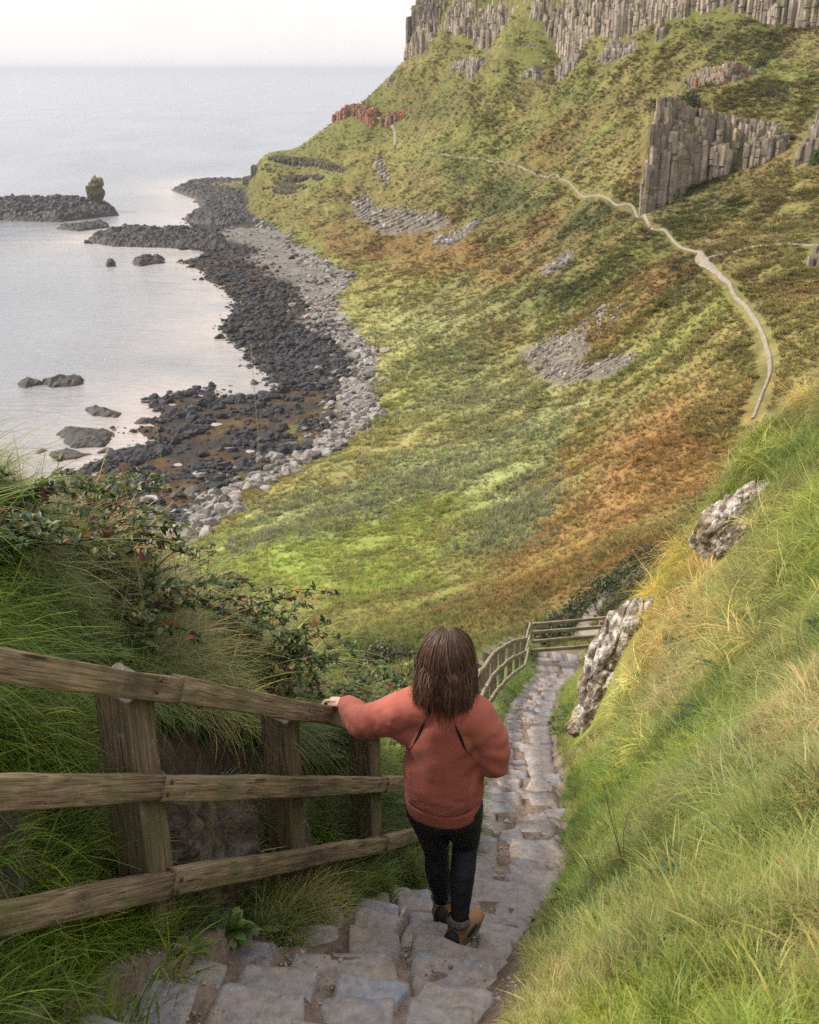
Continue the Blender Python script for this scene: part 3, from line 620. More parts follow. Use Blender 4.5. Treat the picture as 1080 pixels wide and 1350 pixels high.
# ================================================================ plants of the far slopes
m = NT('slope_grass'); at = m.attr('tint', 'INSTANCER'); M_TUS = m.set(at.outputs['Color'], .9, m.upn(.75), .1); m.translucent(at.outputs['Color'], .25)
def tussock_mesh(name, seed, nb, h, w, lean, mat, segs=2, rad=.5):
    g = np.random.default_rng(seed); mb = MB()
    for k in range(nb):
        a = g.uniform(0, 6.283); r = rad*math.sqrt(g.random()); b = np.array([math.cos(a)*r, math.sin(a)*r, 0]); d = a+g.normal(0, .7); hh = h*g.uniform(.5, 1.15); ln = lean*g.uniform(.3, 1.3)*hh
        s = np.array([-math.sin(d+g.normal(0, .5)), math.cos(d), 0]); V = []
        for t in range(segs+1):
            f = t/segs; c = b+np.array([math.cos(d)*ln*f*f, math.sin(d)*ln*f*f, hh*(f-.22*lean*f*f)]); ww = w*(1-f)**.7*.5+.002
            V += [c-s*ww, c+s*ww]
        mb.add(V, np.array([[2*t, 2*t+1, 2*t+3, 2*t+2] for t in range(segs)]))
    return mb.mesh(name, mat)
TUSP = [proto('tussock', tussock_mesh('tussock', 300+k, 26, .62, .085, .8, M_TUS)) for k in range(4)]+[proto('low_shrub', tussock_mesh('low_shrub', 310+k, 60, .5, .16, 1.3, M_TUS, 2, .7)) for k in range(3)]
def tussocks(n):
    u = np.where(rng.random(n) < .8, rng.uniform(-40, 1130, n), rng.uniform(1100, 1700, n)); v = rng.uniform(0, 960, n)
    y = cast(u, v, 24, 800); ok = ~np.isnan(y); u, v, y = u[ok], v[ok], y[ok]*rng.uniform(.985, 1.015, ok.sum())
    t = np.tan(PITCH+np.arctan((v-CY)/F)); x = (u-CX)/F*(y*CP+y*t*SP); x = x+rng.normal(0, .5, len(x)); z, sd = far_hq(x, y)
    c, sw, b = far_color(x, y, z, sd); pdist = pathdist(x, y, MIDPATH)
    cl = np.zeros(len(x), bool); cu, cv = proj(x, y, z)
    for q in CLIFF_PX:
        q = np.array(q); vb = np.interp(cu, q[:, 0], q[:, 1]); hh = np.interp(cu, q[:, 0], q[:, 2]); yy = np.interp(cu, q[:, 0], q[:, 3])
        cl |= (cu > q[0, 0]-1) & (cu < q[-1, 0]+1) & (cv < vb+3) & (cv > vb-hh*.95) & (y > yy-4) & (rng.random(len(x)) < .93)
    cl |= (y < 34) & (x > -4)
    k = ~cl & (sw < .4) & (b < .3) & (sd > 5) & (pdist > np.where(y > 150, 1.1, 1.4)); return x[k], y[k], z[k], c[k]
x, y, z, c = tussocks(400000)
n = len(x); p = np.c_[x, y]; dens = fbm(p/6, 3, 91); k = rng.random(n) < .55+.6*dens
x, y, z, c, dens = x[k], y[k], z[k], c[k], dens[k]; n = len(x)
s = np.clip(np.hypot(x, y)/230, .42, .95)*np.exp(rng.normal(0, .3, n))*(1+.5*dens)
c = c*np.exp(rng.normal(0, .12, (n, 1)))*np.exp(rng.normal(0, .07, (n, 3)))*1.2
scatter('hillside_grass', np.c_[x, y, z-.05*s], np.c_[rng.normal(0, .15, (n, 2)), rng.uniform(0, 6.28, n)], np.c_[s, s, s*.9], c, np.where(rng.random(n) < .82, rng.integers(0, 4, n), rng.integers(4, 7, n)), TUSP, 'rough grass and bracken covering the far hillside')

# pools left by the tide on the weedy flats
for k, (u, v, a, b) in enumerate([(203,637,2.0,1.2),(198,660,1.6,1.1),(262,628,1.2,.8),(300,590,1.3,.7),(330,598,1.0,.6),(150,640,1.5,1.0),(285,560,1.2,.7),(235,612,.9,.6),(180,700,1.4,.8)]):
    x, y, z = PZ(u, v, -74.2); t = np.arange(40)/40*2*np.pi; r = 1+.35*fbm(np.c_[np.cos(t)*1.3+k*5, np.sin(t)*1.3], 3, 88); V = np.c_[x+np.cos(t)*a*r, y+np.sin(t)*b*1.6*r, 0*t]; h = far_hq(V[:, 0], V[:, 1])[0]; V[:, 2] = np.percentile(h, 60)+.12
    V = np.r_[V, [[x, y, V[0, 2]]]]; i = np.arange(40)
    tag(add_obj('tide_pool', mesh_np('tide_pool', V, np.stack([i, (i+1) % 40, np.full(40, 40)], 1), M_SEA, True, None, None, {'shallow': np.full(41, .8)})), 'still tide pool among the brown weed', kind='structure')

# taller reeds standing in drifts on the valley floor
n = 26000; u = rng.uniform(300, 740, n); v = rng.uniform(440, 740, n); w = np.zeros(n)
for (zu, zv, ru, rv, rot, cc, st_) in ZONES:
    if cc is G_RE: w = np.maximum(w, zone_w(u, v, zu, zv, ru*1.1, rv*1.2, rot))
y = cast(u, v, 24, 800); ok = ~np.isnan(y); u, v, y, w = u[ok], v[ok], y[ok], w[ok]; x = (u-CX)/F*(y*CP+y*np.tan(PITCH+np.arctan((v-CY)/F))*SP); z, sd = far_hq(x, y)
k = (rng.random(len(x)) < w*sstep(-.05, .6, fbm(np.c_[x/14+y/30, y/7-x/16], 4, 95)+.08)) & (gdist(x, y) > 3); x, y, z = x[k], y[k], z[k]; n = len(x)
s = np.exp(rng.normal(0, .22, n))*.95; c = np.array((.195,.205,.105))*np.exp(rng.normal(0, .25, (n, 1)))*np.exp(rng.normal(0, .06, (n, 3)))
scatter('reeds', np.c_[x, y, z-.05], np.c_[rng.normal(0, .15, (n, 2)), rng.uniform(0, 6.28, n)], np.c_[s, s, s*1.25], c, rng.integers(0, 4, n), TUSP, 'grey green reeds in drifts on the valley floor')
# ================================================================ the near ground: stepped path between two banks
def smooth_interp(xs, ys, n=900, k=17):
    t = np.linspace(xs[0], xs[-1], n); y = np.interp(t, xs, ys); yp = np.pad(y, k, mode='reflect', reflect_type='odd')
    y = np.convolve(yp, np.ones(2*k+1)/(2*k+1), 'same')[k:-k]
    return lambda q: np.interp(q, t, y)
ZP = smooth_interp([-3,.4,.9,2.84,3.93,4.84,5.66,7.38,10.66,14.06,19.8,25.2,27.2,28.5,31,34], [-1.62,-1.64,-1.72,-3.02,-3.83,-4.5,-4.99,-5.94,-7.675,-9.41,-12.42,-15.42,-15.68,-16.6,-19,-22], 1200, 10)
XR = smooth_interp([-3,0,1.3,2.4,3.85,5.66,8.37,10.7,14,19.8,26,34], [-.5,-.15,.05,.21,.535,1.06,1.49,1.78,2.22,3.30,4.80,6.6])
XL = smooth_interp([-3,0,2.4,3.2,3.92,4.84,5.66,8.4,10.7,14,19.8,26,34], [-1.9,-1.45,-.94,-.66,-.36,-.06,.24,.66,.98,1.44,2.46,3.52,5.2])
XF = smooth_interp([-3,1.75,2.84,3.92,4.84,5.9,7.5,10,12,14,17,20,23,26.2,34], [-2.2,-1.14,-.81,-.476,-.155,.20,.47,.74,1.0,1.26,1.74,2.30,2.86,3.36,4.9], 900, 9)
STEPS = []; _r = random.Random(15); _y = .95
while _y < 26.6:
    _d = (.30+_r.uniform(-.02,.05)) if _y < 6 else .36+_r.uniform(-.03,.03)
    if _y > 24.4: _d = .5
    STEPS.append((_y, _d, float(ZP(_y+_d*.6)))); _y += _d
_sy = np.array([a for a, b, c in STEPS]); _sz = np.array([c for a, b, c in STEPS])
def step_top(x, y):
    yy = y+(x-(XL(y)+XR(y))/2)*STEP_YAW(y)
    i = np.clip(np.searchsorted(_sy, yy)-1, 0, len(_sy)-1); z = _sz[i]
    z = z-.055*(yy-_sy[i] < .055)*(y > 1)
    return np.where((yy < _sy[0]) | (yy > 26.6), ZP(y), z)
STEP_YAW = lambda y: (XR(y+.5)-XR(y-.5))*.8
BANK = [  # Y: (distance right of the path edge, height above the path)
 (-3,[(0,0),(.3,.2),(.7,.42),(1.4,.75),(3,1.2),(6,1.8),(12,2.5)]),
 (1.25,[(0,0),(.3,.25),(.58,.46),(1.2,.82),(3,1.4),(6,2),(12,3)]),
 (2.6,[(0,0),(.4,.27),(1.0,.70),(2,1.35),(4,2.1),(7,2.6),(12,3.4)]),
 (4.5,[(0,0),(.5,.45),(1.3,1.44),(2.5,2.5),(4,3.1),(7,3.6),(12,4.5)]),
 (8,[(0,0),(.5,.55),(1.1,1.38),(1.9,2.55),(3,3.65),(5,4.4),(12,6.5)]),
 (11.5,[(0,0),(.4,.3),(.9,1.5),(1.6,2.35),(2.77,4.05),(4,5.0),(12,7.6)]),
 (14,[(0,0),(.5,.45),(1.2,1.75),(1.65,2.6),(2.2,3.5),(2.5,4.35),(3.3,5.25),(12,8.2)]),
 (16.5,[(0,0),(.6,.4),(1.3,1.2),(2.2,2.2),(3.3,3.2),(6,4.4),(12,6)]),
 (20,[(0,0),(.6,.35),(1.5,.85),(3,1.6),(6,2.6),(12,4)]),
 (26,[(0,0),(1,.2),(2,.45),(4,.9),(8,1.8),(12,2.2)]),
 (34,[(0,0),(1,.1),(2,.3),(4,.6),(8,1.0),(12,1.2)])]
LEFT = [  # Y: (distance left of the fence, height above the path)
 (-3,[(-.9,0),(0,.35),(.3,.4),(.5,1.1),(1,1.7),(2,1.9),(3,1.4),(5,-1),(9,-6)]),
 (2,[(-.45,0),(0,.22),(.22,.28),(.40,1.05),(.9,1.70),(1.4,2.2),(2,1.9),(3,.2),(5,-3),(9,-8)]),
 (4.2,[(-.15,0),(0,.16),(.22,.24),(.38,.95),(.7,1.45),(1.15,2.12),(1.5,2.0),(2.2,.5),(4,-2.5),(9,-8)]),
 (5.2,[(-.15,0),(0,.16),(.22,.22),(.4,.75),(.8,1.35),(1.2,1.9),(1.6,1.4),(2.2,.2),(4,-2.5),(9,-8)]),
 (6.5,[(-.15,0),(0,.14),(.25,.22),(.5,.55),(.85,.85),(1.2,.75),(1.8,0),(4,-2.8),(9,-8)]),
 (8,[(-.2,0),(0,.12),(.3,.14),(.8,.15),(1.4,-.2),(4,-2.8),(9,-8)]),
 (11,[(-.2,0),(0,.1),(.5,.08),(1.2,-.15),(2.5,-1.2),(5,-3.2),(9,-7)]),
 (20,[(-.2,0),(0,.1),(.5,.1),(1.5,-.05),(3,-.9),(6,-3.5),(9,-6)]),
 (27,[(-.2,0),(0,.08),(.5,.05),(1.5,-.4),(3,-1.6),(6,-4),(9,-6)]),
 (34,[(-.2,0),(0,.05),(1.5,-.5),(3,-1.6),(6,-4),(9,-6)])]
def table(tab, y, s):
    ys = np.array([t[0] for t in tab]); P_ = np.stack([np.interp(s, [a for a, b in t[1]], [b for a, b in t[1]]) for t in tab])
    i = np.clip(np.searchsorted(ys, y)-1, 0, len(ys)-2); f = np.clip((y-ys[i])/(ys[i+1]-ys[i]), 0, 1); f = f*f*(3-2*f)*.5+f*.5
    k = np.arange(len(y)); return P_[i, k]*(1-f)+P_[i+1, k]*f
def near_h(x, y, noise=True):
    x = np.asarray(x, float); y = np.asarray(y, float)
    zp = ZP(y); xr = XR(y); xl = XL(y); xf = XF(y); p = np.stack([x, y], 1)
    hr = table(BANK, y, np.maximum(x-xr, 0)); hl = table(LEFT, y, np.maximum(xf-x, -.9))
    h = np.where(x > xr, hr, np.where(x < xl, hl, 0))
    if noise:
        e = np.maximum(x-xr, xl-x); a = sstep(0, .7, e)
        h = h+a*(fbm(p/1.5, 3, 201)*.26+fbm(p/.55, 3, 202)*.11)+sstep(-.02, .15, e)*fbm(p/.18, 2, 203)*.02
        h = h+(e < .1)*fbm(p/.35, 3, 204)*.015
    pa = sstep(.0, .10, np.minimum(x-xl, xr-x)) if noise else 0*x
    return zp+h-.03*((x < xr) & (x > xl))+(step_top(x, y)-zp+.010+fbm(p/.11, 2, 205)*.008)*pa
def near_n(x, y, e=.06):
    dx = (near_h(x+e, y, False)-near_h(x-e, y, False))/(2*e); dy = (near_h(x, y+e, False)-near_h(x, y-e, False))/(2*e)
    n = np.stack([-dx, -dy, np.ones(len(x))], 1); return n/np.linalg.norm(n, axis=1)[:, None]
N_GR=(.118,.172,.020); N_YG=(.200,.232,.034); N_ST=(.36,.28,.13); N_DK=(.085,.115,.026); N_MO=(.36,.27,.03); N_SO=(.165,.125,.098); N_SD=(.075,.055,.042)
def near_color(x, y, z):
    """tint of the plants, and how bare the soil is"""
    u, v = proj(x, y, z); p = np.stack([x, y], 1); n = len(x)
    n1 = fbm(p/.8, 4, 211)[:, None]*1.3; n2 = fbm(p/.3, 3, 212)[:, None]*1.3; n3 = fbm(p/1.3+9, 4, 213)[:, None]*1.2
    right = (x > XR(y)-.05)[:, None]
    c = np.array(N_GR)+(np.array(N_YG)-N_GR)*sstep(-.25, .4, n1)
    c = c+(np.array(N_ST)-c)*sstep(.1, .6, n3)*.55
    cl = np.array(N_DK)+(np.array(N_GR)-N_DK)*sstep(-.3, .5, n1); cl = cl+(np.array(N_ST)-cl)*sstep(.15, .7, n3)*.45
    c = np.where(right, c, cl)
    for (zu, zv, ru, rv, rot, cc, s) in [(1060,520,50,50,-30,N_ST,.6),(1040,590,60,40,-50,N_GR,.5),(900,760,50,70,20,N_MO,.45),(870,830,40,60,0,N_MO,.5),(890,690,30,30,0,N_SD,.5),(830,930,40,60,0,N_YG,.5),(900,900,30,70,10,N_ST,.5),(960,800,60,100,30,N_ST,.4),(1000,720,40,70,0,N_DK,.4),
            (700,1050,40,60,0,N_DK,.5),(650,870,40,40,0,N_YG,.8),(1070,500,20,40,0,N_MO,.6),(740,940,30,60,0,N_YG,.6),(820,800,30,40,0,N_MO,.3),(1060,900,60,90,0,N_ST,.35),(900,1200,200,120,0,N_GR,.5),(1000,1080,100,100,0,N_GR,.5)]:
        w = zone_w(u, v, zu, zv, ru, rv, rot)[:, None]; c = c+(np.array(cc)-c)*np.clip(w*1.2+n2*.3*(w > .05), 0, 1)*s*right
    return np.clip(c*(1+n2*.35), .01, .7)
rows = np.r_[np.arange(-1.2, 9, .05), np.arange(9, 16, .09), np.arange(16, 33, .16)]
tl = np.r_[-9, -7.5, -6, -5, np.arange(-4.2, -1.6, .14), np.arange(-1.6, -.15, .035), np.linspace(-.15, 0, 4)[:-1]]
tr = np.r_[np.linspace(0, .2, 6), np.arange(.25, 2.2, .05), np.arange(2.2, 5, .12), np.arange(5, 12.1, .5)]
tc_ = np.linspace(0, 1, 26)[1:-1]
V = []
for y in rows:
    xf, xl, xr = float(XF(y)), float(XL(y)), float(XR(y)); a = xf+tl; b = np.linspace(xf+.0, xl, 8)
    xs = np.r_[a, b, xl+(xr-xl)*tc_, xr+tr]; V.append(np.stack([xs, np.full(len(xs), y)], 1))
nc = len(V[0]); V = np.concatenate(V); z = near_h(V[:, 0], V[:, 1])
e = np.maximum(V[:, 0]-XR(V[:, 1]), XL(V[:, 1])-V[:, 0]); lf = XF(V[:, 1])-V[:, 0]
soil = np.maximum(1-sstep(.02, .16, e+fbm(V/.3, 3, 221)*.14), sstep(.24, .30, lf)*(1-sstep(.48, .7, lf))*(V[:, 1] < 7))
soil = np.maximum(soil, sstep(0, .3, fbm(V/.5, 3, 223)-.25)*(V[:, 0] < XL(V[:, 1]))*.7)
gcol = near_color(V[:, 0], V[:, 1], z)*.62; sn = fbm(V/.15, 3, 222)[:, None]
ncl = gcol+(np.where((lf > .2)[:, None], N_SD, N_SO)*(1+sn*.4)-gcol)*soil[:, None]
m = NT('bank_soil'); at = m.attr('tint'); oc = m.coord('Object'); n1 = m.noise(oc, 22, 6, .7); n2 = m.noise(oc, 5, 4, .6); n3 = m.noise(oc, 90, 3, .6)
cc = m.mix(1., at.outputs['Color'], m.ramp(n1, [(.3,.55),(.7,1.35)]), 'MULTIPLY'); cc = m.mix(1., cc, m.ramp(n2, [(.3,.75),(.7,1.2)]), 'MULTIPLY')
M_SOIL = m.set(cc, .95, m.bump(n3, .5, .008, m.bump(n1, .7, .03)), .1)
tag(add_obj('ground', mesh_np('ground', np.c_[V, z], grid_faces(len(rows), nc), M_SOIL, True, ncl)), 'soil of the grassy banks on both sides of the stone steps', kind='structure')

# ---------------------------------------------------------------- stone steps
m = NT('step_stone'); at = m.attr('tint'); oc = m.coord('Object'); n1 = m.noise(oc, 3.2, 6, .65, .6); n2 = m.noise(oc, 26, 5, .65); n3 = m.noise(oc, 7, 5, .7)
cc = m.mix(m.ramp(n1, [(.37,0.),(.60,.85)]), at.outputs['Color'], (.205,.163,.134))
cc = m.mix(m.ramp(n3, [(.5,0.),(.66,.6)]), cc, (.12,.122,.14))
cc = m.mix(1., cc, m.ramp(n2, [(.25,.6),(.5,1.),(.75,1.4)]), 'MULTIPLY')
M_STONE = m.set(cc, m.ramp(n1, [(.35,.45),(.65,.85)]), m.bump(n2, .55, .012, m.bump(n3, .5, .03)), .4)
mb = MB(); g = random.Random(5); y = .95; stepk = 0
def slab(q, zt, thick, n=9, tilt=(0, 0), seed=0, bul=.006):
    """worn flat stone; q = four plan corners"""
    s = np.linspace(-1, 1, n); A, B = np.meshgrid(s, s); a, b = A.ravel(), B.ravel()
    ee = np.maximum(np.abs(a), np.abs(b)); k = 1-.10*(np.abs(a)*np.abs(b))**3
    a2, b2 = (np.sign(a)*np.abs(a)**.8*k+1)/2, (np.sign(b)*np.abs(b)**.8*k+1)/2
    q = np.array(q); xy = (q[0]*((1-a2)*(1-b2))[:, None]+q[1]*(a2*(1-b2))[:, None]+q[2]*(a2*b2)[:, None]+q[3]*((1-a2)*b2)[:, None])
    c = q.mean(0); d = xy-c; sz = np.abs(q-c).max()
    xy = xy+np.stack([fbm(xy/.16+seed, 3, 231), fbm(xy/.16+seed+50, 3, 232)], 1)*.036*min(1, sz*3)
    edge = sstep(.78, 1., ee)
    z = zt+d[:, 0]*tilt[0]+d[:, 1]*tilt[1]+fbm(xy/.22+seed, 4, 233)*.022+fbm(xy/.06+seed, 2, 234)*.005+bul*(1-ee**2)-edge**2*.016-(ee > .999)*thick
    return np.c_[xy, z], grid_faces(n, n)
for (y, rise_y, zt) in STEPS:
    near = y < 9
    xl, xr = float(XL(y)), float(XR(y)); tw = float(STEP_YAW(y)); wdt = xr-xl
    k = g.choice([3, 3, 4, 4]) if near and wdt > .9 else g.choice([2, 2, 3]); cuts = sorted([g.uniform(.65, 1.35) for _ in range(k)]); g.shuffle(cuts)
    cs = np.r_[0, np.cumsum(cuts)]/sum(cuts); jj = .075 if near else .018
    bj = [[g.uniform(-jj, jj)*1.3, g.uniform(-jj, jj)*1.3] for _ in range(k+1)]; fj = [g.uniform(-jj, jj)*.6 for _ in range(k+1)]; kj = [g.uniform(-jj, jj)*.6 for _ in range(k+1)]
    for i in range(k):
        gp = g.uniform(.002, .012); X0, X1 = xl+wdt*cs[i]-.02*(i == 0), xl+wdt*cs[i+1]+.05*(i == k-1); xm = (xl+xr)/2
        pt = lambda x_, t: [x_, y+t-(x_-xm)*tw]
        j = lambda s: g.uniform(-s, s)
        q = [pt(X0+bj[i][0]+gp, .028+kj[i]*.4), pt(X1+bj[i+1][0]-gp, .028+kj[i+1]*.4), pt(X1+bj[i+1][1]-gp, rise_y+.03+fj[i+1]), pt(X0+bj[i][1]+gp, rise_y+.03+fj[i])]
        if g.random() < .05 and near and k > 3: continue            # a gap filled with gravel
        col_ = g.choice([(.150,.153,.175), (.122,.127,.150), (.175,.158,.150), (.16,.157,.162), (.195,.172,.158)])
        Vs, Fs = slab(q, zt+j(.018), .14, 15 if y < 5 else (9 if y < 9 else 6), (j(.05), -.03+j(.05)), g.uniform(0, 99), .006)
        mb.add(Vs, Fs, np.array(col_)*g.uniform(.8, 1.2))
tag(mb.build('stone_steps', M_STONE), 'worn irregular stone steps descending between the banks', kind='structure')

# gravel between the stones
m = NT('gravel_stone'); at = m.attr('tint', 'INSTANCER'); M_GRAV = m.set(at.outputs['Color'], .9, None, .2)
GRP = [proto('pebble', rock_mesh('pebble', 400+k, 2, M_GRAV, .65, 7)) for k in range(5)]
n = 9000; yy = 1.2+rng.random(n)**1.7*7; tt = rng.random(n); tt = np.where(rng.random(n) < .6, tt**2*.9, tt); xx = XL(yy)-.12+(XR(yy)-XL(yy)+.2)*tt
k = fbm(np.c_[xx, yy]/.22, 3, 241) > .06; xx, yy = xx[k], yy[k]; n = len(xx)
zz = near_h(xx, yy)
sz = .0052*np.exp(rng.normal(0, .5, n)).clip(.4, 2.6)
scatter('gravel', np.c_[xx, yy, zz+.004], rng.uniform(0, 6.28, (n, 3)), sz, np.array((.25,.21,.175))*rng.uniform(.5, 1.4, (n, 1)), rng.integers(0, 5, n), GRP, 'small gravel between the worn steps')

# ---------------------------------------------------------------- rock outcrops in the banks
def rock_mat(name, dark, pale, amount, moss=0):
    m = NT(name); oc = m.coord('Object'); n1 = m.noise(oc, 4.5, 6, .7, .4); n2 = m.noise(oc, 16, 6, .7); n3 = m.noise(oc, 2, 4, .6); v1 = m.vor(oc, 9, 'DISTANCE_TO_EDGE')
    cc = m.mix(n2, dark, tuple(min(.9, c*2.2) for c in dark))
    cc = m.mix(m.ramp(n1, [(.5-amount*.5,0.),(.62-amount*.4,1.)]), cc, m.mix(n2, tuple(c*.75 for c in pale), pale))
    if moss: cc = m.mix(m.ramp(n3, [(.5,0.),(.62,moss)]), cc, (.14,.105,.03))
    return m.set(cc, .95, m.bump(n2, .8, .03, m.bump(n1, .8, .08)), .1)
M_ROCKP = rock_mat('lichen_rock', (.075,.056,.044), (.52,.47,.41), .10, .55)
M_ROCKD = rock_mat('bank_rock', (.045,.036,.030), (.17,.145,.12), .1, .5)
def outcrop(name, loc, size, rot, seed, mat, label, sub=6, cellsz=.30, stretch=1.0):
    V, Fc = ico(sub); V = V*np.array(size)
    V = V*(1+fbm(V/np.max(size)*1.6+seed, 3, seed)[:, None]*.45)
    q = V+fbm(V/.2, 2, seed+3)[:, None]*.05
    f1, f2, idv = cell(q/np.array([cellsz, cellsz, cellsz*stretch])+seed, seed)
    n = V/np.linalg.norm(V, axis=1)[:, None]
    rg = (1-np.abs(fbm(V/np.array([.28, .28, .6])+seed, 4, seed+11))*2.4)
    V = V+n*((idv-.5)*.15*cellsz/.3-.05*np.exp(-((f2-f1)/.05)**2)+rg*.09)[:, None]*min(1, max(size)*1.2)+n*(fbm(V/.07, 4, seed+7)*.04)[:, None]
    return tag(add_obj(name, mesh_np(name, V, Fc, mat, False), None, loc, rot), label, 'rock')
def at_px(u, v, Y): return P(u, v, Y)
outcrop('rock_outcrop', P(812,890,11.9), (.27,.38,.84), (R(-6), R(17), R(15)), 3, M_ROCKP, 'tall white lichened rock face beside the lower steps', cellsz=.26, stretch=2.4)
outcrop('rock_outcrop', P(787,945,11.7), (.32,.33,.42), (R(-6), R(20), R(15)), 4, M_ROCKP, 'low pale rock at the foot of the tall lichened rock', sub=5, cellsz=.2)
outcrop('rock_outcrop', P(974,704,12.1), (.36,.45,.72), (R(0), R(28), R(20)), 5, M_ROCKP, 'small pale rock high in the grassy right bank', cellsz=.2, stretch=2.0)
for k, (d, Y, sz, lab) in enumerate([(.34,3.15,(.20,.34,.36),'dark brown rock under the grass just behind the nearest post'),(.33,3.62,(.2,.36,.34),'dark jagged rock behind the fence midway between two posts'),(.33,4.15,(.2,.3,.32),'dark rock under the bank behind the second post')]):
    x = float(XF(Y))-d; outcrop('rock_outcrop', (x, Y, float(ZP(Y))+.48), sz, (0, 0, R(-18)), 10+k, M_ROCKD, lab, 5, .2)

# ================================================================ near grass
m = NT('grass_blade'); at = m.attr('tint', 'INSTANCER'); bl = m.attr('tint', 'GEOMETRY')
cc = m.mix(1., at.outputs['Color'], bl.outputs['Color'], 'MULTIPLY')
M_GRASS = m.set(cc, .5, m.upn(.12), .3); m.translucent(cc, .32)
def grass_tuft(name, seed, nb, h, w, lean, spread, comb=0., droop=.35, segs=4):
    g = np.random.default_rng(seed); mb = MB()
    for k in range(nb):
        a = g.uniform(0, 6.283); r = spread*math.sqrt(g.random()); b = np.array([math.cos(a)*r, math.sin(a)*r, -.02]); d = a*(1-comb)+g.normal(0, .8)
        if comb: d = g.normal(0, .7) if g.random() < comb else g.uniform(0, 6.28)
        hh = h*g.uniform(.45, 1.15); ln = lean*g.uniform(.4, 1.5)*hh; dr = droop*g.uniform(.3, 1.6); dv = np.array([math.cos(d), math.sin(d)]); side = np.array([-dv[1], dv[0], 0])
        tw = g.uniform(-.6, .6); cv = g.normal(0, .12)*hh; V = []
        for t in range(segs+1):
            f = t/segs; c = b+np.array([dv[0]*ln*f**1.6-dv[1]*cv*f*f, dv[1]*ln*f**1.6+dv[0]*cv*f*f, hh*(f-dr*f*f*f)]); ww = w*g.uniform(.9, 1.1)*(1-f**1.7)*.5+.0003
            s = side*math.cos(tw)+np.array([0, 0, 1])*math.sin(tw)*.4; V += [c-s*ww, c+s*ww]
        q = g.random(); cl = np.array([1, 1, 1.])*g.uniform(.7, 1.25)
        if q < .10: cl = np.array([1.75, 1.35, 1.7])*g.uniform(.8, 1.2)   # a dry blade
        elif q < .3: cl = np.array([.75, .92, .8])
        mb.add(V, np.array([[2*t, 2*t+1, 2*t+3, 2*t+2] for t in range(segs)]), cl)
    return mb.mesh(name, M_GRASS)
GP = [proto('grass_tuft', grass_tuft('grass_tuft', 500+k, 46, .20, .0042, .75, .09)) for k in range(4)]
GP += [proto('long_grass_tuft', grass_tuft('long_grass_tuft', 510+k, 46, .36, .0046, 1.0, .09, .45, .55, 6)) for k in range(4)]
GP += [proto('short_grass_tuft', grass_tuft('short_grass_tuft', 520+k, 40, .09, .0045, .8, .08, 0, .3, 3)) for k in range(3)]
GP += [proto('broad_blade_tuft', grass_tuft('broad_blade_tuft', 530+k, 14, .26, .012, .9, .06, .3, .6, 6)) for k in range(2)]
def visible(x, y, z, m_=60):
    u, v = proj(x, y, z); return (u > -m_) & (u < 1080+m_) & (v > 380) & (v < 1350+m_*1.5) & (y > .2)
def near_scatter(name, x, y, kind, size, label, lean=.35, bright=1.0, fall=None, sink=.0):
    z = near_h(x, y); k = visible(x, y, z, 160); x, y, z = x[k], y[k], z[k]; size = size[k] if np.ndim(size) else size
    n = len(x); nm = near_n(x, y); c = near_color(x, y, z)*bright
    fa = np.arctan2(nm[:, 1], nm[:, 0])+rng.normal(0, .5, n) if fall is None else fall+rng.normal(0, .5, n)
    # tufts lean a little out from the slope, tips falling downhill
    tilt = np.arccos(np.clip(nm[:, 2], -1, 1))*lean; ax = np.stack([-np.sin(fa), np.cos(fa), np.zeros(n)], 1)
    rot = np.empty((n, 3))
    for i in range(n):
        q = Matrix.Rotation(tilt[i], 3, Vector(ax[i])) @ Matrix.Rotation(fa[i], 3, 'Z')
        rot[i] = q.to_euler()[:]
    s = size*np.exp(rng.normal(0, .25, n)); c = c*np.exp(rng.normal(0, .16, (n, 1)))*np.exp(rng.normal(0, .06, (n, 3)))
    lo, hi = kind; scatter(name, np.c_[x, y, z-sink], rot, s, c, rng.integers(lo, hi, n), GP, label)
def bank_pts(n, y0, y1, smax, pw=1.0, pow_s=.8):
    y = y0+(y1-y0)*rng.random(n)**pw; s = smax*rng.random(n)**pow_s; return XR(y)+s, y, s
ROCK_BL = [(P(812,885,11.9), .95, 1.0), (P(787,945,11.7), .7, .55), (P(974,704,12.1), .75, .85)]
def clear(x, y, z):
    k = np.ones(len(x), bool)
    for (c, r, r2) in ROCK_BL:
        u, v = proj(x, y, z); cu, cv = proj(*map(np.array, c)); k &= ~((u-cu > -r*55) & (u-cu < r*30+(cv-v)*.25) & (np.abs(v-cv) < r2*92) & (y < c[1]+.5) & (y > c[1]-1.6))
    return k
def right_grass(name, n, kind, y0, y1, smax, pw, size, dens_seed, thr, label, bright=1., mins=0., ps=.8, **k2):
    x, y, s = bank_pts(n, y0, y1, smax, pw, ps); x = x+np.interp(y, [3, 6], [.05, -.03]);  d = fbm(np.c_[x, y]/.9, 3, dens_seed); k = (d > thr) & (s > mins+fbm(np.c_[x, y]/.4, 2, 66)*.06); x, y, s = x[k], y[k], s[k]
    k = clear(x, y, near_h(x, y)); x, y, s = x[k], y[k], s[k]
    near_scatter(name, x, y, kind, size*np.clip(.42+s*.6, .42, .85)*np.clip(.55+y/9, .62, 1.15), label, bright=bright, **k2)
right_grass('bank_grass', 26000, (0, 4), .7, 9, 3.4, 1.25, .66, 301, -.30, 'green grass on the right bank', mins=.04)
right_grass('bank_grass', 13000, (0, 4), 8, 19, 4.6, 1.0, .8, 302, -.9, 'yellow green grass on the far right bank', mins=.08)
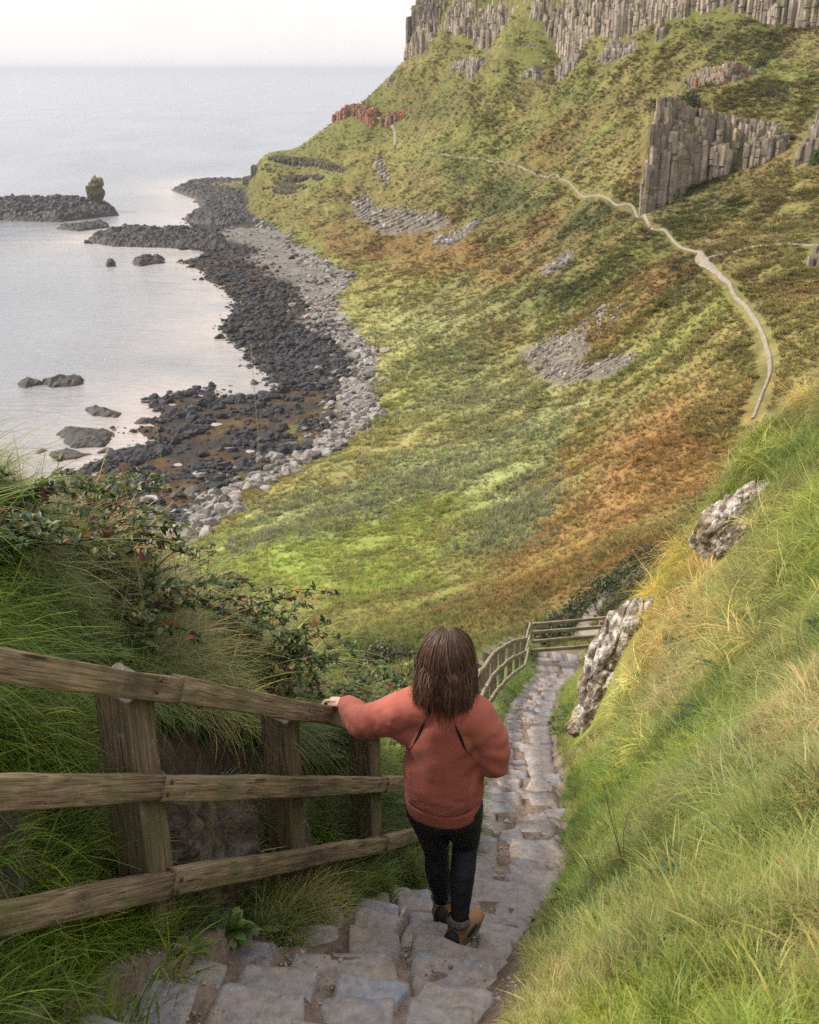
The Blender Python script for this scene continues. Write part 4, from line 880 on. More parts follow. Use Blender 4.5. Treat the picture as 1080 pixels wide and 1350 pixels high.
right_grass('long_grass', 2000, (4, 8), 2.6, 10, 3.4, 1.2, .7, 303, .10, 'long bent grass hanging down the right bank', mins=.35, lean=.8)
right_grass('long_grass', 2600, (4, 8), 8, 17, 5.2, 1.0, .8, 304, -.15, 'long tawny grass at the top of the right bank', mins=.7, lean=.8)
right_grass('bank_grass', 5000, (0, 4), 17, 30, 3.5, 1.0, 1.0, 305, -.9, 'grass along the right side of the lowest steps', mins=.05)
# left bank: long grass over the undercut, short grass at the posts, grass edging the steps all the way down
def left_grass(name, n, kind, y0, y1, d0, d1, pw, size, label, bright=1.15, thr=-.9, seed=311, **k2):
    y = y0+(y1-y0)*rng.random(n)**pw; d = d0+(d1-d0)*rng.random(n); x = XF(y)-d; k = fbm(np.c_[x, y]/.6, 3, seed) > thr
    near_scatter(name, x[k], y[k], kind, size*np.clip(.8+y[k]/30, .75, 1.5), label, bright=bright, **k2)
left_grass('overhanging_grass', 2200, (4, 8), 2.0, 7.2, .5, .95, 1., .68, 'long grass hanging over the rock behind the fence', lean=.7)
left_grass('overhanging_grass', 1500, (4, 8), 2.4, 7.5, .8, 1.9, 1., .8, 'long grass along the top of the left bank', lean=.3)
left_grass('bank_grass', 4200, (0, 4), 1.0, 8, .6, 2.0, 1., 1.1, 'shorter grass on the left bank')
left_grass('fence_grass', 1300, (0, 4), 1.3, 7, .06, .34, 1., .62, 'grass growing between the fence posts and the rock', thr=-.2, bright=.9)
left_grass('fence_grass', 1200, (8, 11), 1.3, 7, -.12, .3, 1., 1.2, 'short grass at the foot of the fence', thr=-.05)
left_grass('fence_grass', 700, (0, 4), 3.0, 7.5, -.14, .06, 1., .8, 'grass edging the steps under the fence', thr=.0)
left_grass('fence_grass', 5200, (0, 4), 7, 28, -.12, 1.2, 1., .7, 'grass along the fence beside the lower steps', bright=1.1)
left_grass('shoulder_grass', 9000, (0, 4), 8, 30, .3, 5.0, 1., 1.0, 'bright grass on the shoulder left of the fence', bright=1.15)
left_grass('fence_grass', 26, (11, 13), 1.5, 2.6, .0, .2, 1., 1.0, 'broad bladed grass beside the nearest post', thr=.0)

right_grass('bank_grass', 9000, (8, 11), .7, 9, 3.2, 1.2, 1.1, 307, -.5, 'short grass in the gaps of the right bank', mins=.03)
right_grass('dry_grass', 900, (4, 8), 5.5, 16, 4.2, 1.0, 1.0, 308, .12, 'clumps of dry straw coloured grass on the right bank', bright=np.array((1.75,1.45,1.6)), mins=.5, lean=.6)
left_grass('dry_grass', 260, (4, 8), 1.5, 7.0, .5, 1.9, 1., 1.0, 'dry straw coloured grass in the left bank', bright=np.array((2.2,1.7,1.6)), lean=.5, thr=.05, seed=317)

left_grass('overhanging_grass', 300, (4, 8), 2.0, 3.0, .40, .62, 1., .55, 'long grass hanging in front of the dark soil at the left', lean=.8)
left_grass('fence_grass', 700, (0, 4), 1.0, 3.0, .1, .45, 1., .9, 'grass at the foot of the bank left of the nearest post')
for k, (d, Y, sz, lab) in enumerate([(.40,2.35,(.2,.34,.34),'dark rock in the bank left of the nearest post')]):
    x = float(XF(Y))-d; outcrop('rock_outcrop', (x, Y, float(ZP(Y))+.5), sz, (0, 0, R(-18)), 17+k, M_ROCKD, lab, 5, .2)

right_grass('dark_grass', 3600, (0, 4), 2.0, 16, 3.8, 1.1, .85, 309, .10, 'dark green grass in the hollows of the right bank', bright=np.array((.5,.6,.6)), mins=.15)
right_grass('tawny_grass', 1500, (0, 4), 3.0, 17, 4.2, 1.0, .95, 313, .22, 'tawny dead grass among the green on the right bank', bright=np.array((1.7,1.15,1.5)), mins=.3)
left_grass('bank_grass', 2600, (0, 4), 2.0, 5.5, .85, 1.7, 1., 1.0, 'fresh green grass along the crest of the left bank', bright=1.35)
# leafy weeds and seed heads among the grass
m = NT('weed_leaf'); at = m.attr('tint', 'INSTANCER'); bl = m.attr('tint', 'GEOMETRY'); cc = m.mix(1., at.outputs['Color'], bl.outputs['Color'], 'MULTIPLY'); M_WEED = m.set(cc, .5, None, .3); m.translucent(cc, .25)
def weed_mesh(name, seed, n, L, W, upr):
    g = np.random.default_rng(seed); mb = MB()
    for k in range(n):
        a = g.uniform(0, 6.283); d = np.array([math.cos(a), math.sin(a), g.uniform(*upr)]); d /= np.linalg.norm(d); s_ = np.cross(d, [0, 0, 1.]); s_ /= np.linalg.norm(s_); ll = L*g.uniform(.5, 1.15); V = []; b = np.array([math.cos(a), math.sin(a), 0])*L*.12
        for t, w in ((0, .08), (.25, .7), (.55, 1.), (.8, .62), (1, .04)):
            c = b+d*ll*t-np.array([0, 0, 1])*ll*.45*t*t; V += [c-s_*W*w*.5, c+np.array([0, 0, -W*.12*w]), c+s_*W*w*.5]
        mb.add(np.array(V), np.array([[3*i+j, 3*i+j+1, 3*i+j+4, 3*i+j+3] for i in range(4) for j in range(2)]), g.uniform(.65, 1.35))
    return mb.mesh(name, M_WEED)
def seed_mesh(name, seed):
    g = np.random.default_rng(seed); mb = MB()
    for k in range(3):
        e = np.array([g.normal(0, .10), g.normal(0, .10), g.uniform(.34, .56)]); pts = spline([(0, 0, 0), e*np.array([.2, .2, .55]), e], 8); v, f = tube(pts, np.linspace(.0014, .0008, 8), 4, False); mb.add(v, f)
        for q in range(12):
            c = pts[-1]*(1-q*.022)+np.array([0, 0, .0]); d = np.array([g.normal(0, .5), g.normal(0, .5), 1.]); d /= np.linalg.norm(d); s_ = np.cross(d, [1., 0, 0])*.0022; mb.add(np.array([c-s_, c+s_, c+d*.018+s_*.3, c+d*.018-s_*.3]), np.array([[0, 1, 2, 3]]), g.uniform(.8, 1.3))
    return mb.mesh(name, M_WEED)
GP = [proto('weed', weed_mesh('weed', 600+k, 12+4*k, .13-.02*k, .040, (.2, 1.3))) for k in range(3)]+[proto('seed_head', seed_mesh('seed_head', 610+k)) for k in range(3)]
def weeds(name, n, kind, xy, size, tint, label, seed, thr):
    x, y = xy; k = (fbm(np.c_[x, y]/.8, 3, seed) > thr); x, y = x[k], y[k]; z = near_h(x, y); k = visible(x, y, z, 100) & clear(x, y, z); x, y, z = x[k], y[k], z[k]; n = len(x); nm = near_n(x, y)
    t = np.array(tint)[rng.integers(0, len(tint), n)]*rng.uniform(.6, 1.4, (n, 1)); rot = np.c_[-nm[:, 1]*.5, nm[:, 0]*.5, rng.uniform(0, 6.28, n)]
    scatter(name, np.c_[x, y, z], rot, size*np.exp(rng.normal(0, .3, n)), t, rng.integers(kind[0], kind[1], n), GP, label)
GW = [(.05,.09,.02), (.07,.11,.03), (.04,.07,.02), (.10,.13,.03)]
x, y, s_ = bank_pts(3200, 2.0, 16, 4.0, 1.0); weeds('bank_weeds', 0, (0, 3), (x, y), .95, GW, 'leafy dark green weeds scattered through the right bank', 331, .15)
y = 1.2+rng.random(1800)*6.5; weeds('bank_weeds', 0, (0, 3), (XF(y)-.45-rng.random(1800)*1.4, y), 1.0, GW, 'leafy weeds in the grass of the left bank', 332, .0)
y = 1.6+rng.random(420)*6; weeds('fence_weeds', 0, (0, 3), (XF(y)-.3+rng.random(420)*.36, y), .7, GW, 'small leafy weeds at the foot of the fence', 333, .0)
x, y, s_ = bank_pts(800, 2.4, 16, 4.5, 1.0); weeds('seed_heads', 0, (3, 6), (x, y), .8, [(.36,.27,.15), (.30,.24,.12)], 'dry seed heads standing above the right bank', 334, .05)
y = 2.0+rng.random(260)*6; weeds('seed_heads', 0, (3, 6), (XF(y)-.7-rng.random(260)*1.2, y), .9, [(.33,.25,.14), (.28,.22,.11)], 'dry seed heads standing above the left bank', 335, .0)
# ================================================================ timber fence beside the steps
def wood(name, base, light, green):
    m = NT(name); o = m.coord('Object', (1.6, 26, 26)); of = m.coord('Object', (3.5, 130, 130)); oc = m.coord('Object'); at = m.attr('tint', 'GEOMETRY')
    g1 = m.noise(o, 1.6, 5, .6, .9); g2 = m.noise(of, 1.4, 3, .6, .2); st = m.noise(oc, 3.2, 5, .65); st2 = m.noise(oc, 1.1, 3, .5)
    cc = m.mix(m.ramp(g1, [(.34,0.),(.62,1.)]), base, light)
    cc = m.mix(1., cc, m.ramp(g2, [(.35,.35),(.5,1.),(.7,1.3)]), 'MULTIPLY')
    cc = m.mix(m.ramp(st, [(.48,0.),(.66,.8)]), cc, green)
    cc = m.mix(m.ramp(st2, [(.50,0.),(.72,.6)]), cc, (.04,.029,.020)); sp = m.noise(oc, 38, 4, .7); cc = m.mix(m.ramp(sp, [(.60,0.),(.68,.7)]), cc, (.22,.20,.14)); cc = m.mix(m.ramp(m.noise(m.coord('Object', (2.2, 46, 46)), 2.1, 2, .5), [(.66,0.),(.72,.85)]), cc, (.022,.015,.010))
    cc = m.mix(1., cc, at.outputs['Color'], 'MULTIPLY')
    return m.set(cc, .85, m.bump(g2, .7, .004, m.bump(g1, .6, .008)), .2)
M_RAIL = wood('weathered_rail', (.110,.074,.044), (.265,.195,.120), (.115,.112,.048))
M_POST = wood('weathered_post', (.098,.068,.042), (.195,.145,.092), (.098,.094,.042))
M_GREYW = wood('grey_weathered_wood', (.16,.125,.09), (.30,.25,.19), (.13,.12,.06))
M_ENDG = wood('pale_cut_end', (.13,.11,.085), (.23,.20,.165), (.12,.11,.075))
M_BOLT = NT('rusty_bolt').set((.07,.035,.02), .7, None, .5); M_BOLT.node_tree.nodes['Principled BSDF'].inputs['Metallic'].default_value = .5
def beam_mesh(name, L, w, h, mat, seed, nl=None, rnd=.22, bow=.0, knots=True):
    """timber along local X, rounded arrises, slightly waney"""
    nl = nl or max(6, int(L/.045)); x = np.linspace(0, L, nl); pr = []
    for (cx, cy, a0) in ((1, 1, 0), (-1, 1, 1), (-1, -1, 2), (1, -1, 3)):
        for t in (0, .33, .67, 1):
            a = (a0+t)*math.pi/2; pr.append((cx*(.5-rnd*.5)*1.+math.cos(a)*rnd*.5, cy*(.5-rnd*.5)+math.sin(a)*rnd*.5))
    pr = np.array(pr); k = len(pr); V = np.empty((nl, k, 3))
    V[:, :, 0] = x[:, None]; V[:, :, 1] = pr[None, :, 0]*w; V[:, :, 2] = pr[None, :, 1]*h
    q = V.reshape(-1, 3).copy(); nr = q*np.array([0, 1, 1]); nr /= np.linalg.norm(nr, axis=1)[:, None]
    q += nr*(fbm(q*np.array([2.5, 9, 9])+seed*7.7, 3, seed)*.007+fbm(q*np.array([9, 60, 60])+seed, 2, seed+3)*.0018)[:, None]
    q[:, 1] += fbm(np.c_[q[:, 0]*.9, np.full(len(q), seed*3.3)], 2, seed)*.012; q[:, 2] += fbm(np.c_[q[:, 0]*.9, np.full(len(q), seed*5.3)], 2, seed+1)*.012-bow*np.sin(q[:, 0]/L*np.pi)
    cl = np.ones((len(q), 3)); g = random.Random(seed)
    if knots:
        for _ in range(max(1, int(L*2.2))):
            kx, kz, ky = g.uniform(0, L), g.uniform(-h*.35, h*.35), g.choice([-1, 1]); r = g.uniform(.010, .026)
            d = np.sqrt(((q[:, 0]-kx)/1.6)**2+((q[:, 2]-kz)/.9)**2); cl *= (1-.62*np.exp(-(d/r)**2)*(q[:, 1]*ky > 0))[:, None]
        for _ in range(int(L*1.6)):   # dark drying cracks across the arris
            kx = g.uniform(0, L); cl *= (1-.5*np.exp(-((q[:, 0]-kx)/.010)**2)*(q[:, 2] > -h*.1))[:, None]
    Fs = [grid_faces(nl, k, closed=True)[:, ::-1]]
    i = np.arange(k); Fs.append(np.array([[0, a, b] for a, b in zip(i[1:-1], i[2:])])); e = (nl-1)*k; Fs.append(np.array([[e, e+b, e+a] for a, b in zip(i[1:-1], i[2:])]))
    return mesh_np(name, q, [Fs[0], np.concatenate(Fs[1:])], mat, False if L < 0 else True, cl)
def beam(name, p0, p1, w, h, mat, parent, seed, **k):
    p0, p1 = Vector(p0), Vector(p1); d = p1-p0; o = add_obj(name, beam_mesh(name, d.length, w, h, mat, seed, **k), parent, p0)
    X = d.normalized(); Y = Vector((0, 0, 1)).cross(X).normalized(); Z = X.cross(Y)
    o.rotation_euler = Matrix((X, Y, Z)).transposed().to_euler(); return o
def post(parent, base, ang, hgt, w, d, seed, slope=.25, mat=None, name='post'):
    """square post with a slanting sawn top; local X along the fence"""
    n = 22; V = []; g = np.random.default_rng(seed); b = .12; prof = np.array([(1, 1-b), (1-b, 1), (-1+b, 1), (-1, 1-b), (-1, -1+b), (-1+b, -1), (1-b, -1), (1, -1+b)])*.5
    zz = np.linspace(-.45, hgt, n)
    for z in zz: V.append(np.c_[prof[:, 0]*w, prof[:, 1]*d, np.full(8, z)])
    V = np.concatenate(V); V[:, :2] += np.stack([fbm(V*np.array([5, 5, 2.5])+seed, 3, seed), fbm(V*np.array([5, 5, 2.5])+seed+30, 3, seed)], 1)*.008
    top = V[:, 2] > hgt-.01; V[:, 2] += np.where(V[:, 2] > hgt-.16, V[:, 1]/d*slope*.16*((V[:, 2]-hgt+.16)/.16)-0*V[:, 0], 0)
    e = (n-1)*8; Fs = [grid_faces(n, 8, closed=True), np.array([[e, e+i, e+i+1] for i in range(1, 7)])]
    # grain runs along local X in the wood material, so the mesh lies along X and the object stands it up
    Vr = np.stack([V[:, 2], V[:, 1], -V[:, 0]], 1)
    o = add_obj(name, mesh_np(name, Vr, Fs, mat or M_POST, False, np.ones((len(Vr), 3))), parent, base)
    o.rotation_euler = (Matrix.Rotation(ang, 4, 'Z') @ Matrix.Rotation(-math.pi/2, 4, 'Y')).to_euler()
    tp = Vr[top].copy(); tp[:, 0] += .004; tp[:, 1:] *= .97
    cap = add_obj('cut_end', mesh_np('cut_end', np.r_[tp, tp-np.array([.010, 0, 0])], [np.array([[0, i, i+1] for i in range(1, 7)]), np.array([[i, (i+1) % 8, 8+(i+1) % 8, 8+i] for i in range(8)])], M_ENDG, False, np.ones((16, 3))), o)
    return o
def bolt_at(parent, p, nrm, r=.011):
    V, Fc = ico(1); V = V*np.array([r, r*.45, r]); o = add_obj('bolt', mesh_np('bolt', V, Fc, M_BOLT), parent, p); o.rotation_euler = (0, 0, math.atan2(nrm[1], nrm[0])-math.pi/2); return o
PY = [1.75, 2.84, 3.92, 4.84, 5.95, 7.3, 8.8, 10.4, 12.1, 13.8, 15.6, 17.5, 19.5, 21.6, 23.8, 26.35]
fence = empty('timber_fence', (float(XF(2.84)), 2.84, float(ZP(2.84))+.2)); bpy.context.view_layer.update()
tag(fence, 'long weathered three rail timber fence descending beside the steps', 'fence')
FI = fence.location.copy()
def fence_z(y): return float(np.interp(y, PY, FZ))
RAILH = np.array([1.04, .655, .255])
# heights of the rail lines: measured near the viewer, following the ground beyond
FZ = [float(ZP(y))+.17 for y in PY]
FZ[0] = -2.005; FZ[1] = -2.802; FZ[2] = -3.615; FZ[3] = -4.31; FZ[4] = -5.12
FX = [float(XF(y)) for y in PY]; FX[:5] = [-1.19, -.81, -.476, -.155, .225]
fp = [np.array([x, y, z]) for x, y, z in zip(FX, PY, FZ)]
for i, (y, b) in enumerate(zip(PY, fp)):
    a = fp[min(i+1, len(fp)-1)]-fp[max(i-1, 0)]; ang = math.atan2(a[1], a[0]); nrm = np.array([math.sin(ang), -math.cos(ang), 0])   # towards the path
    near = i < 4; w, d = (.145, .125) if near else (.12, .11)
    c = b-nrm*(.032+d/2); c[2] = b[2]
    ph = (1.06, 1.045, 1.055, 1.05)[i] if near else 1.09+.04*math.sin(i*2.3)
    if i == len(PY)-1: ph = 1.12
    post(fence, Vector(c)-FI, ang, ph-.02, w, d, 700+i, .3 if near else .25, M_POST if near else M_GREYW)
    if near and i:
        for h in RAILH:
            for t in (-.022, .024):
                bolt_at(fence, Vector(b+np.array([0, 0, h+t])+nrm*.036+a/np.linalg.norm(a)*t*.8)-FI, nrm)
rw, rh = .050, .085
def rail(y0, y1, k, seed, mat=M_RAIL, thick=1., **kw):
    f = lambda y: np.array([np.interp(y, PY, [q[j] for q in fp]) for j in range(3)])
    p, q = f(y0), f(y1); p[2] += RAILH[k]; q[2] += RAILH[k]
    beam('rail', Vector(p)-FI, Vector(q)-FI, rw*thick, rh*thick, mat, fence, seed, **kw)
for k in range(3):
    if k == 0: rail(.5, 2.98, k, 801); rail(2.985, 4.93, k, 802); rail(4.935, 5.94, k, 803); rail(5.945, 7.34, k, 863)
    else: rail(.6, 2.835, k, 804+k*5); rail(2.84, 4.86, k, 805+k*5); rail(4.865, 5.94, k, 806+k*5); rail(5.945, 7.33, k, 866+k*5)
    for i in range(5, len(PY)-1):
        rail(PY[i]+.04, PY[i+1]+(.03 if i < len(PY)-2 else -.02), k, 820+k*20+i, M_GREYW, .92)
# fence across the landing
ef = empty('landing_fence', fp[-1]); tag(ef, 'low four rail timber fence closing the far side of the landing', 'fence'); EI = Vector(fp[-1])
e0 = fp[-1]+np.array([.07, .0, 0]); dirv = np.array([.985, .17, 0]); 
for j, dd in enumerate((2.05, 3.3)):
    q = e0+dirv*dd; q[2] = float(ZP(26.3))+.06+.1*j; post(ef, Vector(q+np.array([0, .09, 0]))-EI, math.atan2(.17, .985), .98-.05*j, .12, .11, 760+j, .2, M_GREYW)
for k, h in enumerate((1.02, .74, .45, .15)):
    q = e0+np.array([0, 0, h]); r = e0+dirv*(3.4-.25*k)+np.array([0, 0, h-.02]); beam('rail', Vector(q)-EI, Vector(r)-EI, .055, .10 if k else .085, M_GREYW, ef, 770+k)
# ================================================================ the walker
from mathutils.bvhtree import BVHTree
def ell(c, r, n=2):
    V, Fc = ico(n); return V*np.array(r)+np.array(c), [Fc]
def union(pieces, voxel, sm=2):
    V = []; Fs = []; n = 0
    for v, f in pieces:
        V.append(v); Fs += [a+n for a in f]; n += len(v)
    byk = {}
    for f in Fs: byk.setdefault(f.shape[1], []).append(f)
    return remesh(np.concatenate(V), [np.concatenate(x) for x in byk.values()], voxel, sm)
def chain(pts, rad, n=14, k=24):
    p = spline(pts, k); r = np.asarray(rad, float)
    r = np.stack([np.interp(np.linspace(0, 1, k), np.linspace(0, 1, len(r)), r[:, j]) for j in range(2)], 1) if r.ndim == 2 else np.interp(np.linspace(0, 1, k), np.linspace(0, 1, len(r)), r)
    return tube(p, r, n)
def stack(levels, n=28, k=40):
    """upright body shell from (z, cx, cy, rx, ry) levels"""
    L = spline(levels, k); a = np.arange(n)/n*2*np.pi; V = []
    for z, cx, cy, rx, ry in L: V.append(np.stack([cx+np.cos(a)*rx, cy+np.sin(a)*ry, np.full(n, z)], 1))
    V = np.concatenate(V); m = len(V); V = np.r_[V, [[L[0][1], L[0][2], L[0][0]]], [[L[-1][1], L[-1][2], L[-1][0]]]]; i = np.arange(n); j = (i+1) % n; e = (k-1)*n
    return V, [grid_faces(k, n, closed=True), np.concatenate([np.stack([j, i, np.full(n, m)], 1), np.stack([e+i, e+j, np.full(n, m+1)], 1)])]
YAW = R(-12); PX = .145; _b = _sy[np.argmin(np.abs(_sy-3.40))]; PYY = float(_b)-.14*float(STEP_YAW(3.9))+.225+.03   # heel just clear of the riser
RZ = float(step_top(np.array([PX+.085]), np.array([PYY+.02]))[0])+.018-.05
BODY = .957
def w2l(p):
    d = np.array(p)-np.array([PX, PYY, RZ]); c, s = math.cos(-YAW), math.sin(-YAW); return np.array([c*d[0]-s*d[1], s*d[0]+c*d[1], d[2]])/BODY
HY = 4.20; hz = float(np.interp(HY, PY, FZ))+1.04+.058
hand = w2l((float(XF(HY))+.01, HY, hz)); railX = w2l((float(XF(HY+.3)), HY+.3, float(np.interp(HY+.3, PY, FZ))+1.098))-w2l((float(XF(HY)), HY, hz)); railX /= np.linalg.norm(railX)
hipR, hipL = np.array([.080, 0, .84]), np.array([-.080, .02, .83])
kneeR, ankR = np.array([.082, .16, .51]), np.array([.085, -.01, .15])
kneeL, ankL = np.array([-.068, .20, .41]), np.array([-.045, .285, -.02])
shL, shR = np.array([-.135, 0, 1.325]), np.array([.135, -.005, 1.325])
across = np.cross(np.array([0, 0, 1.]), railX); across /= np.linalg.norm(across)     # away from the path, over the rail
if across[0] > 0: across = -across
upn = np.cross(railX, across); upn *= np.sign(upn[2])
wrist = hand-across*.075+upn*.026+np.array([0, 0, .0])
elbL = np.array([-.355, .035, 1.195]); elbR, wrR = np.array([.240, .0, 1.075]), np.array([.13, .235, 1.06])
# ---- body: head, neck, torso, arms, hands and legs in one skin
pc = [stack([(.78,0,.01,.10,.08),(.86,0,.01,.155,.115),(.95,0,.01,.145,.105),(1.04,0,.01,.125,.09),(1.2,0,.01,.145,.10),(1.32,0,.0,.15,.085),(1.40,0,.005,.085,.06),(1.44,0,.01,.055,.055)])]
pc += [chain([(0,.005,1.38),(0,.015,1.45),(0,.03,1.52)], [.058,.052,.052]), ell((0,.035,1.575), (.074,.092,.105), 3), ell((0,.065,1.505), (.055,.06,.06), 3)]
pc += [ell((0,.132,1.545), (.012,.018,.022)), ell((0,.115,1.585), (.045,.018,.012)), ell((0,.121,1.505), (.022,.012,.009)), ell((0,.112,1.475), (.022,.018,.018)), ell((-.076,.03,1.555), (.008,.018,.03)), ell((.076,.03,1.555), (.008,.018,.03))]
for sh, el, wr in ((shL, elbL, wrist), (shR, elbR, wrR)): pc.append(chain([sh*.35+np.array([0,0,.85]), sh, el, el*.35+wr*.65, wr], [.045,.042,.032,.028,.025]))
for hp, kn, an in ((hipR, kneeR, ankR), (hipL, kneeL, ankL)): pc.append(chain([hp, kn, an], [.075,.05,.034]))
def hand_pieces(w, fwd, up, side, curl, on_rail):
    """palm, four bent fingers and a thumb; fwd = finger direction, side = towards the thumb"""
    o = []; P0 = lambda f, s_, u_: w+fwd*f+side*s_+up*u_
    o.append(chain([P0(-.03,0,0), P0(.02,0,.002), P0(.05,0,.004), P0(.085,0,0)], [(.027,.02),(.034,.016),(.040,.015),(.038,.012)], 12, 14))
    for k, (s_, ln) in enumerate(((.029,.070),(.010,.078),(-.010,.073),(-.028,.058))):
        b = P0(.078, s_, .002); a = 0; pts = [P0(.05, s_*.9, .002), b]; d = fwd+side*s_*1.2; p = b
        for seg, c in zip((.44,.32,.24), curl):
            a += c*(1+.08*k); dd = d*math.cos(a)-up*math.sin(a); p = p+dd*ln*seg; pts.append(p)
        o.append(chain(pts, [.0085,.0088,.0082,.0075,.006], 9, 16))
    o.append(chain([P0(.005,.022,-.004), P0(.03,.048,-.008), P0(.058,.06,-.014), P0(.08,.062,-.024)], [.012,.0115,.0095,.0075], 9, 14))
    return o
railside = railX*np.sign(railX@np.array([0, 1, 0]))
pc += hand_pieces(wrist, across, upn, -railside if False else railside, (.35,.75,.55), True)
f2 = np.array([-.95,.25,-.1]); f2 /= np.linalg.norm(f2); u2 = np.array([0,.45,.9]); u2 -= f2*(u2@f2); u2 /= np.linalg.norm(u2)
pc += hand_pieces(wrR, f2, u2, np.cross(f2, u2), (.5,.8,.6), False)
V, Fs = union(pc, .0042, 1)
m = NT('skin'); oc = m.coord('Object'); n = m.noise(oc, 30, 4, .6)
M_SKIN = m.set(m.ramp(n, [(.3,(.50,.30,.22)),(.7,(.60,.38,.29))]), .5, m.bump(n, .2, .002), .35); m.b.inputs['Subsurface Weight'].default_value = .08; m.b.inputs['Subsurface Radius'].default_value = (.01,.004,.002)
person = add_obj('person', mesh_np('person', V, Fs, M_SKIN), None, (PX, PYY, RZ), (0, 0, YAW), (BODY, BODY, BODY))
tag(person, 'woman in rust red sweatshirt and black leggings descending steps, hand on the rail', 'person')
for s in (-1, 1):
    v, f = ell((0,0,0), (.011,.011,.011), 3); add_obj('eye', mesh_np('eye', v, f, NT('eye').set((.5,.48,.45), .2)), person, (s*.029,.114,1.56))
# ---- sweatshirt
st = [stack([(.845,.0,-.005,.150,.120),(.865,0,-.008,.168,.142),(.91,0,-.012,.180,.154),(.97,0,-.012,.179,.150),(1.06,0,-.008,.173,.140),(1.18,0,-.006,.172,.130),(1.27,0,-.004,.165,.116),(1.34,0,-.002,.132,.094),(1.395,0,.004,.092,.076),(1.43,0,.008,.075,.068)], 36, 60)]
cuffL = wrist+(wrist-elbL)/np.linalg.norm(wrist-elbL)*.01
st.append(chain([(-.05,0,1.30), shL+np.array([.0,0,-.02]), elbL+np.array([.0,-.0,-.014]), elbL*.35+cuffL*.65+np.array([0,0,-.006]), cuffL], [.11,.098,.076,.058,.038], 20, 40))
st.append(chain([(-.02,.0,1.20), (-.14,0,1.20), (-.23,.0,1.195)], [.10,.085,.05], 18, 20))
st.append(chain([(.05,0,1.30), shR+np.array([.0,0,-.03]), (.205,-.02,1.20), elbR+np.array([-.02,-.01,.0]), elbR*.45+wrR*.55, wrR], [.115,.098,.076,.066,.054,.042], 20, 40))
st.append(chain([(.0,0,1.16), (.13,-.01,1.14), (.20,-.0,1.10)], [.10,.075,.04], 18, 20))
V, Fs = union(st, .0085, 4); N = normals(V, Fs)
x, y, z = V.T
# soft folds: diagonal pulls from the raised arm, slack above the hem, rings on the sleeves
arm = np.clip((np.abs(x)-.16)/.08, 0, 1)
w1 = np.sin((z*1.0-x*.75)*46+fbm(V*6, 3, 401)*4.5)*.0036*sstep(.03, .16, np.abs(x))*(1-arm)*sstep(1.36, 1.2, z)
tL = ((V-shL)@(wrist-shL))/np.linalg.norm(wrist-shL); w2 = np.sin(tL*70+fbm(V*9, 3, 402)*5)*.0042*arm*(x < 0)
w3 = np.sin((z*.9+y*.5)*62+fbm(V*8, 3, 403)*5)*.004*arm*(x > 0)
w4 = fbm(V*np.array([7, 7, 10]), 2, 404)*.0085*sstep(1.40, 1.3, z); w5 = -np.abs(fbm(V*np.array([9, 9, 22])+5, 3, 405))*.011*np.exp(-((z-.93)/.05)**2)
seam = np.zeros(len(V))
V = V+N*(w1+w2+w3+w4+w5)[:, None]
m = NT('sweatshirt'); oc = m.coord('Object'); n1 = m.noise(oc, 9, 4, .6); n2 = m.noise(oc, 260, 2, .6)
wv = m.n('ShaderNodeTexWave'); wv.bands_direction = 'DIAGONAL'; wv.inputs['Scale'].default_value = 42; wv.inputs['Distortion'].default_value = .6
mp = m.coord('Object', (1, .0, 1.35)); m.l(mp, wv.inputs['Vector'])
sp = m.n('ShaderNodeSeparateXYZ'); tcn = m.n('ShaderNodeTexCoord'); m.l(tcn.outputs['Object'], sp.inputs[0])
ax = m.math('ABSOLUTE', sp.outputs[0]); lim = m.math('ADD', m.math('MULTIPLY', sp.outputs[2], -.47), .695)
pan = m.math('MULTIPLY', m.math('LESS_THAN', ax, m.math('MINIMUM', lim, .135)), m.math('MULTIPLY', m.math('LESS_THAN', sp.outputs[1], 0.), m.math('GREATER_THAN', sp.outputs[2], .83)))
rib = m.math('MULTIPLY', wv.outputs['Fac'], pan)
cc = m.mix(n1, (.245,.070,.050), (.31,.094,.066)); cc = m.mix(m.math('MULTIPLY', rib, .30), cc, (.14,.032,.022)); cc = m.mix(m.math('MULTIPLY', pan, .14), cc, (.18,.042,.03))
M_SWEAT = m.set(cc, .92, m.bump(n2, .2, .001, m.bump(rib, .5, .003)), .15)
m.b.inputs['Sheen Weight'].default_value = .06; m.b.inputs['Sheen Roughness'].default_value = .5
sweater = add_obj('sweatshirt', mesh_np('sweatshirt', V, Fs, M_SWEAT), person)
bvh = BVHTree.FromPolygons([Vector(v) for v in V], [list(map(int, q)) for f in Fs for q in f])
def on_back(x, z, off):
    h = bvh.ray_cast(Vector((x, -1, z)), Vector((0, 1, 0))); return np.array(h[0]+Vector((0, -off, 0))) if h[0] is not None else np.array([x, -.15, z])
M_SLIT = NT('dark_opening').set((.012,.008,.008), .9, None, .1); M_SEAM = NT('seam').set((.20,.045,.03), .9, None, .1)
